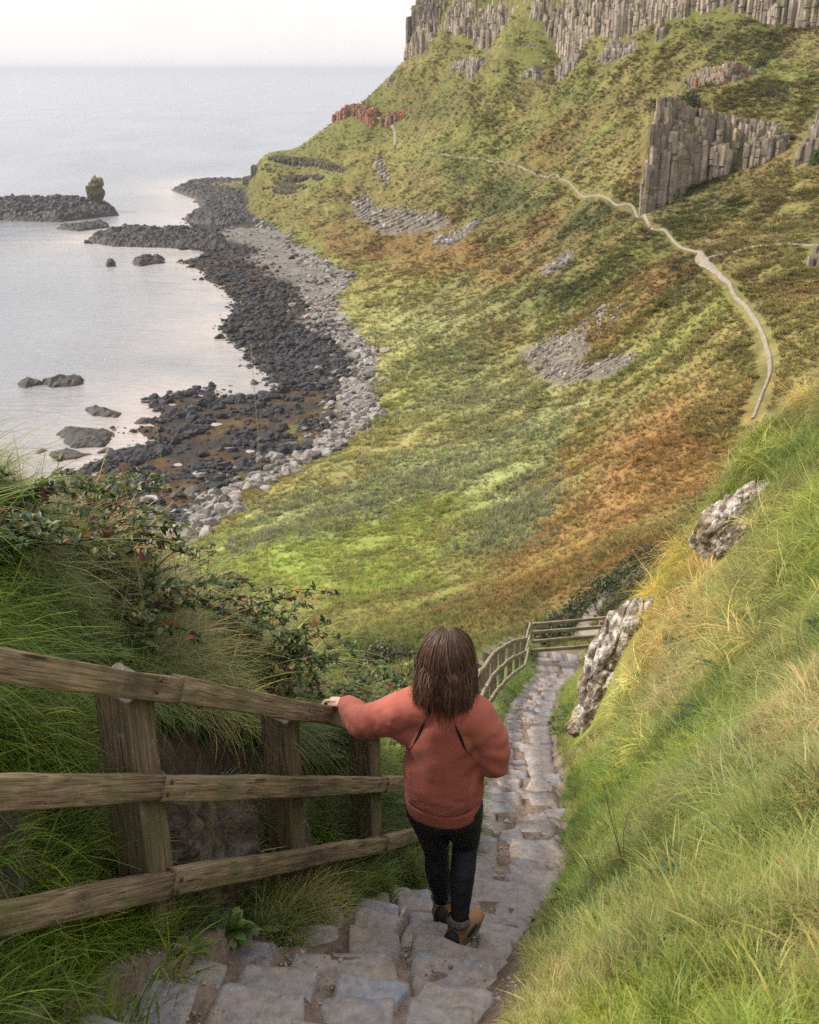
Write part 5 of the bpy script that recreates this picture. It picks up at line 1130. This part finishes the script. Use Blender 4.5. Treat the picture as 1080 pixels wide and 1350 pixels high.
for s in (-1, 1):
    for (a, b, wmax, nm, mt) in (((.064, 1.325), (.116, 1.195), .0075, 'cutout', M_SLIT), ((.116, 1.195), (.145, 1.14), .0022, 'seam', M_SEAM), ((.05, 1.365), (.064, 1.325), .0022, 'seam', M_SEAM)):
        k = 22; L = []; t = np.linspace(0, 1, k); dx, dz = (b[0]-a[0]), (b[1]-a[1]); ln = math.hypot(dx, dz); nx, nz_ = -dz/ln, dx/ln
        for tt in t:
            cx = a[0]+dx*tt-.003*math.sin(tt*math.pi)*(nm == 'cutout'); czz = a[1]+dz*tt; ww = wmax*(math.sin(tt*math.pi)**.7 if nm == 'cutout' else 1)+.0004
            for q in (-1, -.4, .4, 1): L.append(on_back(s*(cx+nx*ww*q), czz+nz_*ww*q, .0025 if abs(q) < .9 else -.002))
        add_obj(nm, mesh_np(nm, np.array(L), grid_faces(k, 4), mt), sweater)
a = np.arange(64)/64*2*np.pi; L = []
hem = [(.818,.154,.130),(.812,.160,.136),(.820,.166,.141),(.848,.170,.145),(.873,.173,.148),(.881,.173,.149),(.886,.166,.142)]
for z, rx, ry in hem: L.append(np.stack([np.cos(a)*rx*(1+.006*np.sin(a*5)), -.009+np.sin(a)*ry*(1+.012*np.sin(a*4+1)), np.full(64, z)+.006*np.sin(a*3+.5)+.016*np.sin(a)], 1))
add_obj('hem_band', mesh_np('hem_band', np.concatenate(L), grid_faces(len(hem), 64, closed=True), M_SWEAT), sweater)
for (c, d, r) in ((cuffL, wrist-elbL, .036), (wrR, wrR-elbR, .040)):
    d = d/np.linalg.norm(d); v, f = tube([c-d*.03, c-d*.02, c+d*.015, c+d*.022], [r*.98, r*1.06, r*.98, r*.86], 20, False); add_obj('cuff', mesh_np('cuff', v, f, M_SWEAT), sweater)
v, f = tube([(0,.006,1.412),(0,.008,1.425),(0,.010,1.44),(0,.010,1.446)], [(.092,.082),(.088,.080),(.080,.074),(.074,.068)], 32, False); add_obj('collar', mesh_np('collar', v, f, M_SWEAT), sweater)
# ---- leggings
lg = [stack([(.70,0,.0,.07,.06),(.755,0,-.005,.155,.12),(.82,0,-.012,.166,.135),(.88,0,-.010,.155,.128),(.94,0,-.004,.14,.11),(1.0,0,.0,.145,.105)], 30, 30), ell((-.072,-.045,.80), (.084,.078,.085)), ell((.072,-.045,.80), (.084,.078,.085))]
for hp, kn, an in ((hipR, kneeR, ankR), (hipL, kneeL, ankL)):
    calf = kn*.6+an*.4+np.array([0,-.022,0]); lg.append(chain([hp+np.array([0,-.01,.02]), hp*.72+kn*.28+np.array([0,-.012,0]), kn*.9+hp*.1, kn*.88+an*.12, calf, an*.85+kn*.15, an+np.array([0,0,-.01])], [.100,.096,.070,.060,.060,.043,.040], 20, 44))
V, Fs = union(lg, .0075, 3); N = normals(V, Fs)
d = np.minimum(np.linalg.norm(V-kneeR, axis=1), np.linalg.norm(V-kneeL, axis=1)); d2 = np.minimum(np.linalg.norm(V-ankR, axis=1), np.linalg.norm(V-ankL, axis=1))
V = V+N*(fbm(V*np.array([12, 12, 30]), 3, 411)*.004+np.sin(V[:, 2]*95+fbm(V*10, 2, 412)*4)*.003*(np.exp(-(d/.09)**2)+np.exp(-(d2/.08)**2)))[:, None]
m = NT('black_leggings'); oc = m.coord('Object'); n = m.noise(oc, 14, 4, .6)
add_obj('leggings', mesh_np('leggings', V, Fs, m.set(m.mix(n, (.008,.008,.011), (.017,.017,.022)), .75, m.bump(m.noise(oc, 200, 2), .3, .001), .3)), person)
# ---- walking boots
m = NT('tan_boot'); oc = m.coord('Object'); n = m.noise(oc, 25, 4, .6); M_TAN = m.set(m.mix(n, (.17,.095,.045), (.27,.16,.08)), .8, m.bump(n, .3, .003), .2)
M_BLK = NT('boot_rubber').set((.014,.013,.013), .7, None, .3); m = NT('fleece'); oc = m.coord('Object'); n = m.noise(oc, 90, 3, .7); M_FLE = m.set(m.mix(n, (.05,.045,.045), (.16,.15,.15)), 1., m.bump(n, .9, .008), .05)
M_SOLE = NT('boot_sole').set((.12,.105,.09), .85, None, .2)
def boot(an, yaw, pitch):
    h = -.088; K = 1.12
    up = [chain([(0,-.052,h+.045),(0,-.01,h+.05),(0,.06,h+.045),(0,.12,h+.035),(0,.165,h+.028)], [(.037,.042),(.041,.05),(.045,.043),(.048,.034),(.036,.024)], 18, 26), chain([(0,-.014,h+.05),(0,-.01,h+.09),(0,-.006,h+.125)], [.044,.043,.046], 18, 12)]
    v, f = union(up, .006, 2); o = add_obj('boot', mesh_np('boot', v, f, M_TAN), person, an, (pitch, 0, yaw), (K, K, K))
    k = 40; t = np.arange(k)/k*2*np.pi; ox = np.cos(t)*(.043+.006*np.sin(t)); oy = .057+np.sin(t)*.128; L = []
    for zz, sc_ in ((h, .93), (h+.004, 1.0), (h+.022, 1.02), (h+.028, .96), (h+.03, .6)): L.append(np.stack([ox*sc_, (oy-.057)*sc_+.057, np.full(k, zz)+.010*sstep(.1, .19, oy)], 1))
    add_obj('sole', mesh_np('sole', np.concatenate(L), [grid_faces(5, k, closed=True), np.array([[0, i+1, i] for i in range(1, k-1)])], M_SOLE), o)
    v, f = union([ell((0,-.058,h+.060), (.034,.030,.045), 3)], .005, 1); add_obj('heel_patch', mesh_np('heel_patch', v, f, M_BLK), o)
    for s in (-1, 1):
        v, f = ell((s*.041,.045,h+.048), (.008,.045,.016), 3); add_obj('side_patch', mesh_np('side_patch', v, f, M_BLK), o)
    v, f = tube([(0,-.010,h+.108),(0,-.008,h+.118),(0,-.008,h+.132),(0,-.006,h+.14)], [.046,.052,.051,.044], 26, False); v = v+normals(v, f)*fbm(v*60, 3, 5)[:, None]*.006; add_obj('collar', mesh_np('collar', v, f, M_FLE), o)
    return o
boot(ankR+np.array([0,0,-.01]), R(-20), 0)
boot(ankL+np.array([0,0,-.01]), R(6), R(-24))
# ---- hair
m = NT('brown_hair'); at = m.attr('tint'); oc = m.coord('Object', (1, 1, .15)); n = m.noise(oc, 60, 3, .6)
M_HAIR = m.set(m.mix(1., at.outputs['Color'], m.ramp(n, [(.3,.7),(.7,1.3)]), 'MULTIPLY'), .5, None, .4)
HC = np.array([0,.032,1.572]); HR = np.array([.083,.102,.114]); g = np.random.default_rng(21); mb = MB()
def strand(az, th0, zend, r0, lift, seed, flare, ph=None, am=None):
    """from the parting over the crown, then hanging, widening gently all the way"""
    pts = []; out = np.array([math.sin(az), -math.cos(az), 0]); TM = R(96)
    for th in np.linspace(th0, TM, 9):
        a2 = az+.10*math.sin(th*2+seed); pts.append(HC+(HR+lift)*np.array([math.sin(th)*math.sin(a2), -math.sin(th)*math.cos(a2), math.cos(th)])+out*flare*.55*(th/TM)**2)
    p = pts[-1].copy(); k = 7; ph = g.uniform(0, 6.28) if ph is None else ph; am = g.uniform(.002, .013) if am is None else am; sd_ = np.array([math.cos(az), math.sin(az), 0])
    for i in range(1, k+1):
        f = i/k; q = p+out*(flare*.40*math.sin(f*1.75)+am*math.sin(f*5+ph)); q = q+sd_*am*1.4*math.sin(f*4+ph*1.7); q[2] = p[2]+(zend-p[2])*f
        q[1] -= .045*f*abs(math.sin(az))
        pts.append(q)
    pts = spline(pts, 22); rr = r0*np.interp(np.linspace(0, 1, 22), [0, .15, .6, .9, 1], [.5, 1, 1, .55, .1])
    b = g.uniform(.65, 1.15); c = np.array([.078,.038,.022])*b
    if g.random() < .10: c = np.array([.15,.078,.044])*g.uniform(.7, 1.2)
    v, f = tube(pts, np.stack([rr, rr*.6], 1), 6, True); mb.add(v, f, c)
LOCKS = [(g.uniform(-2.15, 2.15), g.normal(0, .026), g.uniform(.004, .036), g.uniform(0, 6.28), g.uniform(.004, .016), g.uniform(.8, 1.2)) for _ in range(74)]
for k in range(2300):
    la, lz, lfl, lph, lam, lb_ = LOCKS[k % len(LOCKS)]; az = la+g.normal(0, .055)
    th0 = R(g.uniform(1, 14) if g.random() < .7 else g.uniform(10, 45)) if abs(az) < 1.8 else R(g.uniform(20, 60))
    side = abs(az)/2.15; zend = 1.396+lz+g.normal(0, .014)+.012*math.cos(az*2)
    strand(az, th0, zend, g.uniform(.0013, .0034), g.uniform(.001, .012), g.uniform(0, 6), lfl+g.normal(0, .003)+.012*side, lph+g.normal(0, .25), lam)
for k in range(420):
    az = g.uniform(-2.1, 2.1); strand(az, R(g.uniform(5, 50)), g.normal(1.36, .045), g.uniform(.0009, .0018), g.uniform(.008, .022), g.uniform(0, 6), g.uniform(.01, .05))
v, f = union([ell(HC+np.array([0,-.006,.004]), HR+np.array([.002,.0,.002]), 3), chain([(0,.0,1.56),(0,-.025,1.48),(0,-.035,1.43)], [(.088,.075),(.098,.060),(.085,.03)], 20, 20)], .008, 2)
keep = v[:, 1] < .085+0*v[:, 0]; v[:, 1] = np.minimum(v[:, 1], .075); mb.add(v, f, (.030,.014,.009))
mb.build('hair', M_HAIR, person)
# ---- sunglasses pushed over the hair at the temples
M_WH = NT('white_frame').set((.75,.74,.72), .25, None, .5); M_LENS = NT('dark_lens').set((.02,.02,.022), .1, None, .5)
sg = empty('sunglasses', (-.010,.030,1.575), (R(10),0,0), person); sg.scale = (.93,1,1); mb = MB()
for s in (-1, 1):
    v, f = tube(spline([(s*.092,-.02,-.006),(s*.100,.03,.003),(s*.098,.09,.004),(s*.06,.130,.0)], 16), .0032, 8); mb.add(v, f)
    t = np.arange(18)/18*2*np.pi; ring = np.stack([s*.034+np.cos(t)*.028, np.full(18,.131), np.sin(t)*.021], 1); v, f = tube(np.r_[ring, ring[:1]], .0028, 6); mb.add(v, f)
v, f = tube([(-.012,.132,.004),(0,.134,.007),(.012,.132,.004)], .0026, 6); mb.add(v, f); mb.build('frame', M_WH, sg)
for s in (-1, 1):
    v, f = ell((s*.034,.131,0), (.027,.002,.020), 3); add_obj('lens', mesh_np('lens', v, f, M_LENS), sg)
# ================================================================ shrubs, brambles and single plants
m = NT('leaf'); at = m.attr('tint'); M_LEAF = m.set(at.outputs['Color'], .5, None, .3); m.translucent(at.outputs['Color'], .3)
m = NT('plant_stem'); at = m.attr('tint'); M_STEM = m.set(at.outputs['Color'], .8, None, .2)
def leaf(mb, p, d, up, L, W, c, fold=.25, droop=.3):
    """pointed leaf, folded along its midrib"""
    d = d/np.linalg.norm(d); s = np.cross(d, up); s /= np.linalg.norm(s)+1e-9; n = np.cross(s, d); V = []
    for t, w in ((0, .06), (.3, .85), (.62, .8), (1., .03)):
        m_ = p+d*L*t-n*L*droop*t*t; V += [m_-s*W*w*.5+n*W*fold*w, m_, m_+s*W*w*.5+n*W*fold*w]
    mb.add(np.array(V), np.array([[3*i+j, 3*i+j+1, 3*i+j+4, 3*i+j+3] for i in range(3) for j in range(2)]), c)
LG = [np.array(c) for c in ((.055,.085,.022), (.08,.115,.03), (.045,.065,.024), (.12,.13,.034), (.085,.11,.06))]
LR = [np.array(c) for c in ((.16,.05,.03), (.20,.13,.03), (.12,.075,.04), (.10,.03,.04))]
def bramble(x, y, h, rad, nst, nlf, seed, label, red=.12, lf=(.024, .044), group='bramble bushes along the left bank', name='bramble_bush', z=None, up=.9, cols=None, cat='bush', stemc=(.05,.028,.022), lift=.06):
    g = np.random.default_rng(seed); z0 = float(near_h(np.array([x]), np.array([y]))[0]) if z is None else z
    st, lv = MB(), MB(); cols = cols or LG
    for k in range(nst):
        a = g.uniform(0, 6.283); b = np.array([math.cos(a), math.sin(a), 0])*rad*.35*g.random(); d = np.array([math.cos(a), math.sin(a), 0]); hh = h*g.uniform(.45, 1.1); rr = rad*g.uniform(.4, 1.15)
        pts = spline([b-np.array([0, 0, .08]), b+d*rr*.25+np.array([0, 0, hh*.6]), b+d*rr*.65+np.array([0, 0, hh])+g.normal(0, .04*h, 3), b+d*rr+np.array([0, 0, hh*g.uniform(.5, 1.05)])], 14)
        v, f = tube(pts, np.linspace(.0045, .0013, 14)*max(1, h/.6), 5); st.add(v, f, np.array(stemc)*g.uniform(.6, 1.8))
        for q in range(max(2, nlf//nst)):
            t = g.uniform(.15, 1); p = np.array([np.interp(t*13, np.arange(14), pts[:, j]) for j in range(3)]); dd = g.normal(0, 1, 3)*.8+d*.5+np.array([0, 0, .3]); dd /= np.linalg.norm(dd); p0 = p+dd*g.uniform(.01, .05)*h
            c = (LR if g.random() < red else cols)[g.integers(0, 4)]*g.uniform(.65, 1.4); L = g.uniform(*lf); upv = np.array([0, 0, up])+g.normal(0, .45, 3)
            leaf(lv, p0, dd, upv, L, L*.62, c)
            for s in (-1, 1):
                e = np.cross(dd, [0, 0, 1.]); leaf(lv, p0-dd*.01, dd*.5+e*s*.9+np.array([0, 0, .1]), upv, L*.85, L*.5, c*g.uniform(.85, 1.15))
    r = empty(name, (x, y, z0+lift)); tag(r, label, cat, group)
    st.build('stem', M_STEM, r); lv.build('foliage', M_LEAF, r); return r
def lb(y, d): return float(XF(y))-d, y
for k, (Y, d, h, rad, ns, nl, lab, red) in enumerate([
    (3.3,.85,.20,.42,46,900,'low dark bramble nearest the viewer on the left bank',.06),
    (3.75,.68,.28,.45,56,1200,'dense dark bramble bush above the second fence post',.12),
    (4.05,1.05,.24,.50,50,1000,'spreading bramble with reddish stems on the bank crest',.20),
    (4.6,.62,.34,.48,60,1300,'leafy bramble bush hanging over the bank near the third post',.12),
    (5.0,1.0,.34,.55,60,1200,'tangled bramble on the crest behind the hanging one',.16),
    (5.5,.66,.42,.55,60,1400,'leafy bramble bush with dark stems beyond the walker\'s hand',.12),
    (6.1,.80,.50,.55,60,1400,'rounded bramble bush at the lower end of the left bank',.10),
    (6.9,.62,.60,.55,54,1000,'last bramble bush before the open hillside',.12)]):
    bramble(*lb(Y, d), h, rad, ns, nl, 900+k, lab, red)
bramble(*lb(3.1,.75), .30, .32, 16, 220, 920, 'low bush of pale blue green leaves just above the top rail', .02, (.022,.036), cols=[np.array(c) for c in ((.10,.14,.085),(.085,.125,.07),(.12,.15,.10),(.07,.10,.05))])
# thin dry stalks against the bay
for k, (u, v0, v1, Y, lab) in enumerate([(160,240,640,3.7,'tallest thin dry grass stalk rising in front of the bay'),(330,395,700,4.9,'thin bent dry stalk in front of the boulder beach'),(20,560,640,3.4,'short dry stalk at the left edge of the bank'),(205,500,690,4.2,'thin forked dead stalk between the two taller ones'),(530,505,560,1e9,'')][:4]):
    if k == 0: v0 = 560
    p1 = np.array(P(u, v0+60, Y)); x0, y0 = p1[0]+.05, Y; z0 = float(near_h(np.array([x0]), np.array([y0]))[0])
    mb = MB(); pts = spline([(0,0,-.02), ((p1[0]-x0)*.3-.01,0,(p1[2]-z0)*.5), (p1[0]-x0,.02,p1[2]-z0)], 14); v, f = tube(pts, np.linspace(.0022, .001, 14), 5); mb.add(v, f, (.30,.23,.12))
    g = np.random.default_rng(k)
    for q in range(16):
        t = 12.9-q*.12; p = np.array([np.interp(t, np.arange(14), pts[:, j]) for j in range(3)]); leaf(mb, p, np.array([g.normal(0, .4), g.normal(0, .4), 1.]), np.array([1., 0, 0]), .022, .004, np.array((.34,.26,.14))*g.uniform(.7, 1.2), .1, .2)
    tag(mb.build('dry_stalk', M_STEM, None, True, loc=(x0, y0, z0)), lab, 'plant', 'dry stalks standing on the left bank')
# dark woody twigs above the bank
for k, (u, v, Y, h) in enumerate([(165,735,4.6,.42),(300,840,5.6,.36)]):
    p = np.array(P(u, v, Y)); z0 = float(near_h(p[:1], p[1:2])[0]); mb = MB(); g = np.random.default_rng(40+k); lv = MB()
    for q in range(5):
        e = np.array([g.normal(0, .16), g.normal(0, .1), h*g.uniform(.7, 1.2)+max(0, p[2]-z0)*.4]); pts = spline([(0,0,-.05), e*.4+g.normal(0, .03, 3), e*.75+g.normal(0, .03, 3), e], 12); v_, f_ = tube(pts, np.linspace(.006, .0015, 12), 6); mb.add(v_, f_, (.06,.035,.028))
        for r in range(9):
            t = g.uniform(4, 11); b = np.array([np.interp(t, np.arange(12), pts[:, j]) for j in range(3)]); leaf(lv, b, g.normal(0, 1, 3), np.array([0, 0, 1.])+g.normal(0, .4, 3), .034, .02, LR[g.integers(0, 4)]*g.uniform(.7, 1.3))
    r = empty('leggy_shrub', (p[0], p[1], z0)); tag(r, ['dark twiggy shrub with red leaves rising at left of the bank','dark twiggy shrub with few red leaves lower on the bank'][k], 'shrub', 'twiggy shrubs of the left bank'); mb.build('twigs', M_STEM, r); lv.build('foliage', M_LEAF, r)
# strap leaved plants on the right bank
def rosette(p, n, L, W, seed, label, cols, group):
    g = np.random.default_rng(seed); mb = MB()
    for k in range(n):
        a = g.uniform(0, 6.283); d = np.array([math.cos(a), math.sin(a), g.uniform(.25, 1.1)]); leaf(mb, np.array([0, 0, .01]), d, np.array([0, 0, 1.]), L*g.uniform(.6, 1.15), W*g.uniform(.8, 1.2), np.array(cols[g.integers(0, len(cols))])*g.uniform(.7, 1.3), .15, .55)
    return tag(mb.build('broad_leaved_plant', M_LEAF, None, True, loc=p), label, 'plant', group)
def on_bank(u, v, lo=1.5, hi=20):            # where the sight line meets the near ground
    for y in np.geomspace(lo, hi, 400):
        q = P(u, v, y)
        if float(near_h(np.array([q[0]]), np.array([y]))[0]) > q[2]: return (q[0], y, q[2])
    return P(u, v, hi)
G_FERN = 'strap leaved plants on the right bank'
for k, (u, v, n, L, W, lab) in enumerate([(935,945,22,.30,.05,'large dark green strap leaved plant in the shadow of the right bank'),(955,890,14,.22,.04,'smaller strap leaved plant just above the largest one'),(905,800,12,.26,.045,'light green strap leaved plant among yellow moss'),(910,775,9,.22,.04,'small light green rosette above the yellow moss'),(730,1030,16,.16,.035,'low dark leafy plant hanging over the right edge of the steps')]):
    rosette(on_bank(u, v), n, L, W, 60+k, lab, [(.05,.085,.02),(.04,.07,.02),(.075,.10,.025)] if k not in (2, 3) else [(.12,.17,.04),(.10,.15,.03)], G_FERN)
for k, (u, v, n, L, W, lab) in enumerate([(25,1300,9,.26,.02,'arching broad grass blades at the bottom left corner'),(255,1255,12,.09,.035,'small dock plant at the edge of the steps below the nearest post')]):
    rosette(on_bank(u, v, 1.2), n, L, W, 70+k, lab, [(.13,.17,.05),(.09,.13,.03)], 'leafy plants at the foot of the fence')
# ---- distant shrubs, hedge, stones and a marker post
def far_shrub(u, v, Y, w, h, seed, label, name='shrub', cat='shrub', group='dark shrubs on the hillside', n=420, cols=((.030,.038,.014),(.045,.052,.018),(.06,.062,.022)), line=None):
    g = np.random.default_rng(seed); pts = [P(u, v, Y)] if line is None else line; x0, y0 = pts[0][0], pts[0][1]; z0 = float(far_hq(np.array([x0]), np.array([y0]))[0][0]); lv = MB(); st = MB()
    for k in range(int(n*2.6)):
        if line is not None:
            t = g.random()*(len(pts)-1); i = min(int(t), len(pts)-2); c = np.array(pts[i][:2])*(1-t+i)+np.array(pts[i+1][:2])*(t-i)
        else: c = np.array(pts[0][:2])
        d = g.normal(size=3); d /= np.linalg.norm(d); d[2] = abs(d[2]); r = g.uniform(.55, 1.05); c = c+d[:2]*w*.5*r; zz = float(far_hq(c[:1], c[1:2])[0][0])+d[2]*h*r*(1+.25*math.sin(c[0]*1.7+c[1]))
        L = h*g.uniform(.08, .17); leaf(lv, np.array([c[0]-x0, c[1]-y0, zz-z0]), g.normal(size=3)+np.array([0, 0, .6]), np.array([0, 0, 1.])+g.normal(0, .6, 3), L, L*.7, np.array(cols[g.integers(0, len(cols))])*g.uniform(.6, 1.5))
    for k in range(8):
        a = g.uniform(0, 6.28); e = np.array([math.cos(a)*w*.3, math.sin(a)*w*.3, h*.7]); v_, f_ = tube([(0,0,-h*.2), e*.5, e], [h*.05, h*.03, h*.01], 5); st.add(v_, f_, (.05,.035,.025))
    r = empty(name, (x0, y0, z0)); tag(r, label, cat, group); st.build('stem', M_STEM, r); lv.build('foliage', M_LEAF, r)
far_shrub(492,862,62,3.6,1.9,1,'dark rounded shrub on the slope just left of the walker\'s head', n=700)
far_shrub(530,850,66,2.2,1.0,2,'small low shrub right of the rounded shrub', n=300)
far_shrub(903,126,324,9,4.6,3,'large dark bush on top of the grey rock face', n=600)
far_shrub(1003,74,352,5,3.2,4,'small dark bush high on the slope at the right', n=300)
far_shrub(1020,140,312,9,3,5,'spreading dark thicket right of the grey rock face', n=400)
far_shrub(1074,245,262,4,3.5,6,'bright green bush at the right edge of the hillside', n=300, cols=((.06,.10,.02),(.08,.12,.025)))
far_shrub(0,0,0,2.4,1.5,7,'dark straight hedge line beside the lower path','hedge','hedge',None,1500,line=[P(*c) for c in [(722,822,49),(745,806,52),(780,792,57),(815,775,60),(852,756,64)]])
far_shrub(0,0,0,1.8,1.1,8,'short dark hedge strip below the lower path','hedge','hedge',None,500,line=[P(*c) for c in [(800,818,50),(820,808,53),(840,800,56)]])
M_PALE = rock_mat('pale_stone', (.22,.20,.18), (.55,.52,.48), .4)
for k, (u, v, Y, s, lab) in enumerate([(537,886,52,.22,'pale rounded stone on the track left of the walker\'s head'),(746,800,54,.3,'pale stone on the hedge line beyond the landing')]):
    p = P(u, v, Y); z0 = float(far_hq(np.array([p[0]]), np.array([p[1]]))[0][0]); me = rock_mesh('stone', 50+k, 3, M_PALE, .7, 8); tag(add_obj('stone', me, None, (p[0], p[1], z0+s*.75), None, (s*1.3, s, s)), lab, 'stone')
p = P(931, 342, 221); z0 = float(far_hq(np.array([p[0]]), np.array([p[1]]))[0][0]); sg = empty('signpost', (p[0], p[1], z0)); tag(sg, 'tiny signpost with a pale board where the paths fork', 'signpost')
mb = MB(); v, f = tube([(0,0,-.3),(0,0,2.2)], [.09,.08], 8); mb.add(v, f, (.16,.12,.08)); mb.build('post', M_STEM, sg)
mb = MB(); x = np.array([-.55,.55]); V = np.array([[a, b, c] for a in (-.5,.5) for b in (-.12,-.06) for c in (1.65,2.35)]); mb.add(V, np.array([[0,1,3,2],[4,6,7,5],[0,4,5,1],[2,3,7,6],[0,2,6,4],[1,5,7,3]]), (.55,.50,.30)); mb.build('board', M_STEM, sg, False)
# ================================================================ sky, sun, air, camera
w = bpy.data.worlds.new('World'); sc.world = w; w.use_nodes = True; t = w.node_tree; bg = t.nodes['Background']
ZEN = 1.75
SUN_EL, SUN_AZ = 40, -70       # azimuth from +Y towards +X
sky = t.nodes.new('ShaderNodeTexSky'); sky.sky_type = 'NISHITA'; sky.sun_disc = False; sky.sun_elevation = R(SUN_EL); sky.sun_rotation = R(SUN_AZ)
sky.air_density = 1.0; sky.dust_density = 4.0; sky.ozone_density = 1.0; sky.altitude = 80
# thin bright cloud sheet over the sky
tc = t.nodes.new('ShaderNodeTexCoord'); nz = t.nodes.new('ShaderNodeTexNoise'); nz.inputs['Scale'].default_value = 2.5; nz.inputs['Detail'].default_value = 5
t.links.new(tc.outputs['Generated'], nz.inputs['Vector'])
rp = t.nodes.new('ShaderNodeValToRGB'); rp.color_ramp.elements[0].position = .3; rp.color_ramp.elements[0].color = (6.7,6.55,6.5,1); rp.color_ramp.elements[1].position = .7; rp.color_ramp.elements[1].color = (8.3,8.0,7.85,1)
t.links.new(nz.outputs['Fac'], rp.inputs[0])
mx = t.nodes.new('ShaderNodeMix'); mx.data_type = 'RGBA'; mx.inputs[0].default_value = .78
sx_ = t.nodes.new('ShaderNodeSeparateXYZ'); t.links.new(tc.outputs['Generated'], sx_.inputs[0])   # a cloud sheet is brighter overhead than at the horizon
zr = t.nodes.new('ShaderNodeMapRange'); zr.inputs[1].default_value = .05; zr.inputs[2].default_value = .8; zr.inputs[3].default_value = 1.0; zr.inputs[4].default_value = ZEN; t.links.new(sx_.outputs[2], zr.inputs[0])
ml = t.nodes.new('ShaderNodeVectorMath'); ml.operation = 'SCALE'; t.links.new(rp.outputs[0], ml.inputs[0]); t.links.new(zr.outputs[0], ml.inputs['Scale'])
t.links.new(sky.outputs[0], mx.inputs[6]); t.links.new(ml.outputs[0], mx.inputs[7]); t.links.new(mx.outputs[2], bg.inputs[0]); bg.inputs[1].default_value = .12
sl = bpy.data.lights.new('sun', 'SUN'); sl.energy = 4.9; sl.angle = R(9); sl.color = (1, .93, .84)
so = add_obj('sun', sl); e, a = R(SUN_EL), R(SUN_AZ)
so.rotation_euler = Vector((math.sin(a)*math.cos(e), math.cos(a)*math.cos(e), math.sin(e))).to_track_quat('Z', 'Y').to_euler()
if HAZE:
    V = np.array([[x, y, z] for x in (-64000, 64000) for y in (-400, 64000) for z in (-92, 48)], float)
    Fc = np.array([[0,1,3,2],[4,6,7,5],[0,4,5,1],[2,3,7,6],[0,2,6,4],[1,5,7,3]])
    m = bpy.data.materials.new('haze_air'); m.use_nodes = True; m.node_tree.nodes.remove(m.node_tree.nodes['Principled BSDF'])
    pv = m.node_tree.nodes.new('ShaderNodeVolumePrincipled'); pv.inputs['Color'].default_value = (.46,.48,.53,1); pv.inputs['Density'].default_value = HAZE; pv.inputs['Anisotropy'].default_value = .2
    m.node_tree.links.new(pv.outputs[0], m.node_tree.nodes['Material Output'].inputs['Volume'])
    tag(add_obj('haze', mesh_np('haze', V, Fc, m, False)), 'thin pale sea haze', kind='stuff')
cam = bpy.data.cameras.new('camera'); co = add_obj('camera', cam); sc.camera = co
cam.sensor_fit = 'VERTICAL'; cam.sensor_height = 36; cam.lens = F/1350*36; cam.clip_start = .05; cam.clip_end = 120000
co.rotation_euler = (math.pi/2-PITCH, 0, 0)
cam.dof.use_dof = True; cam.dof.focus_distance = 5.0; cam.dof.aperture_fstop = 9.0
sc.view_settings.view_transform = 'Standard'; sc.view_settings.look = 'None'; sc.view_settings.gamma = 1; sc.view_settings.exposure = EXPO
sc.cycles.use_denoising = False
try: sc.cycles.sampling_pattern = 'BLUE_NOISE'
except Exception: pass
try: sc.cycles.denoiser = 'OPENIMAGEDENOISE'
except Exception: pass
sc.cycles.max_bounces = 6; sc.cycles.diffuse_bounces = 3; sc.cycles.glossy_bounces = 2; sc.cycles.transmission_bounces = 3; sc.cycles.volume_bounces = 1; sc.cycles.transparent_max_bounces = 6
sc.cycles.volume_step_rate = 1; sc.render.use_persistent_data = False
sc.cycles.sample_clamp_indirect = 6
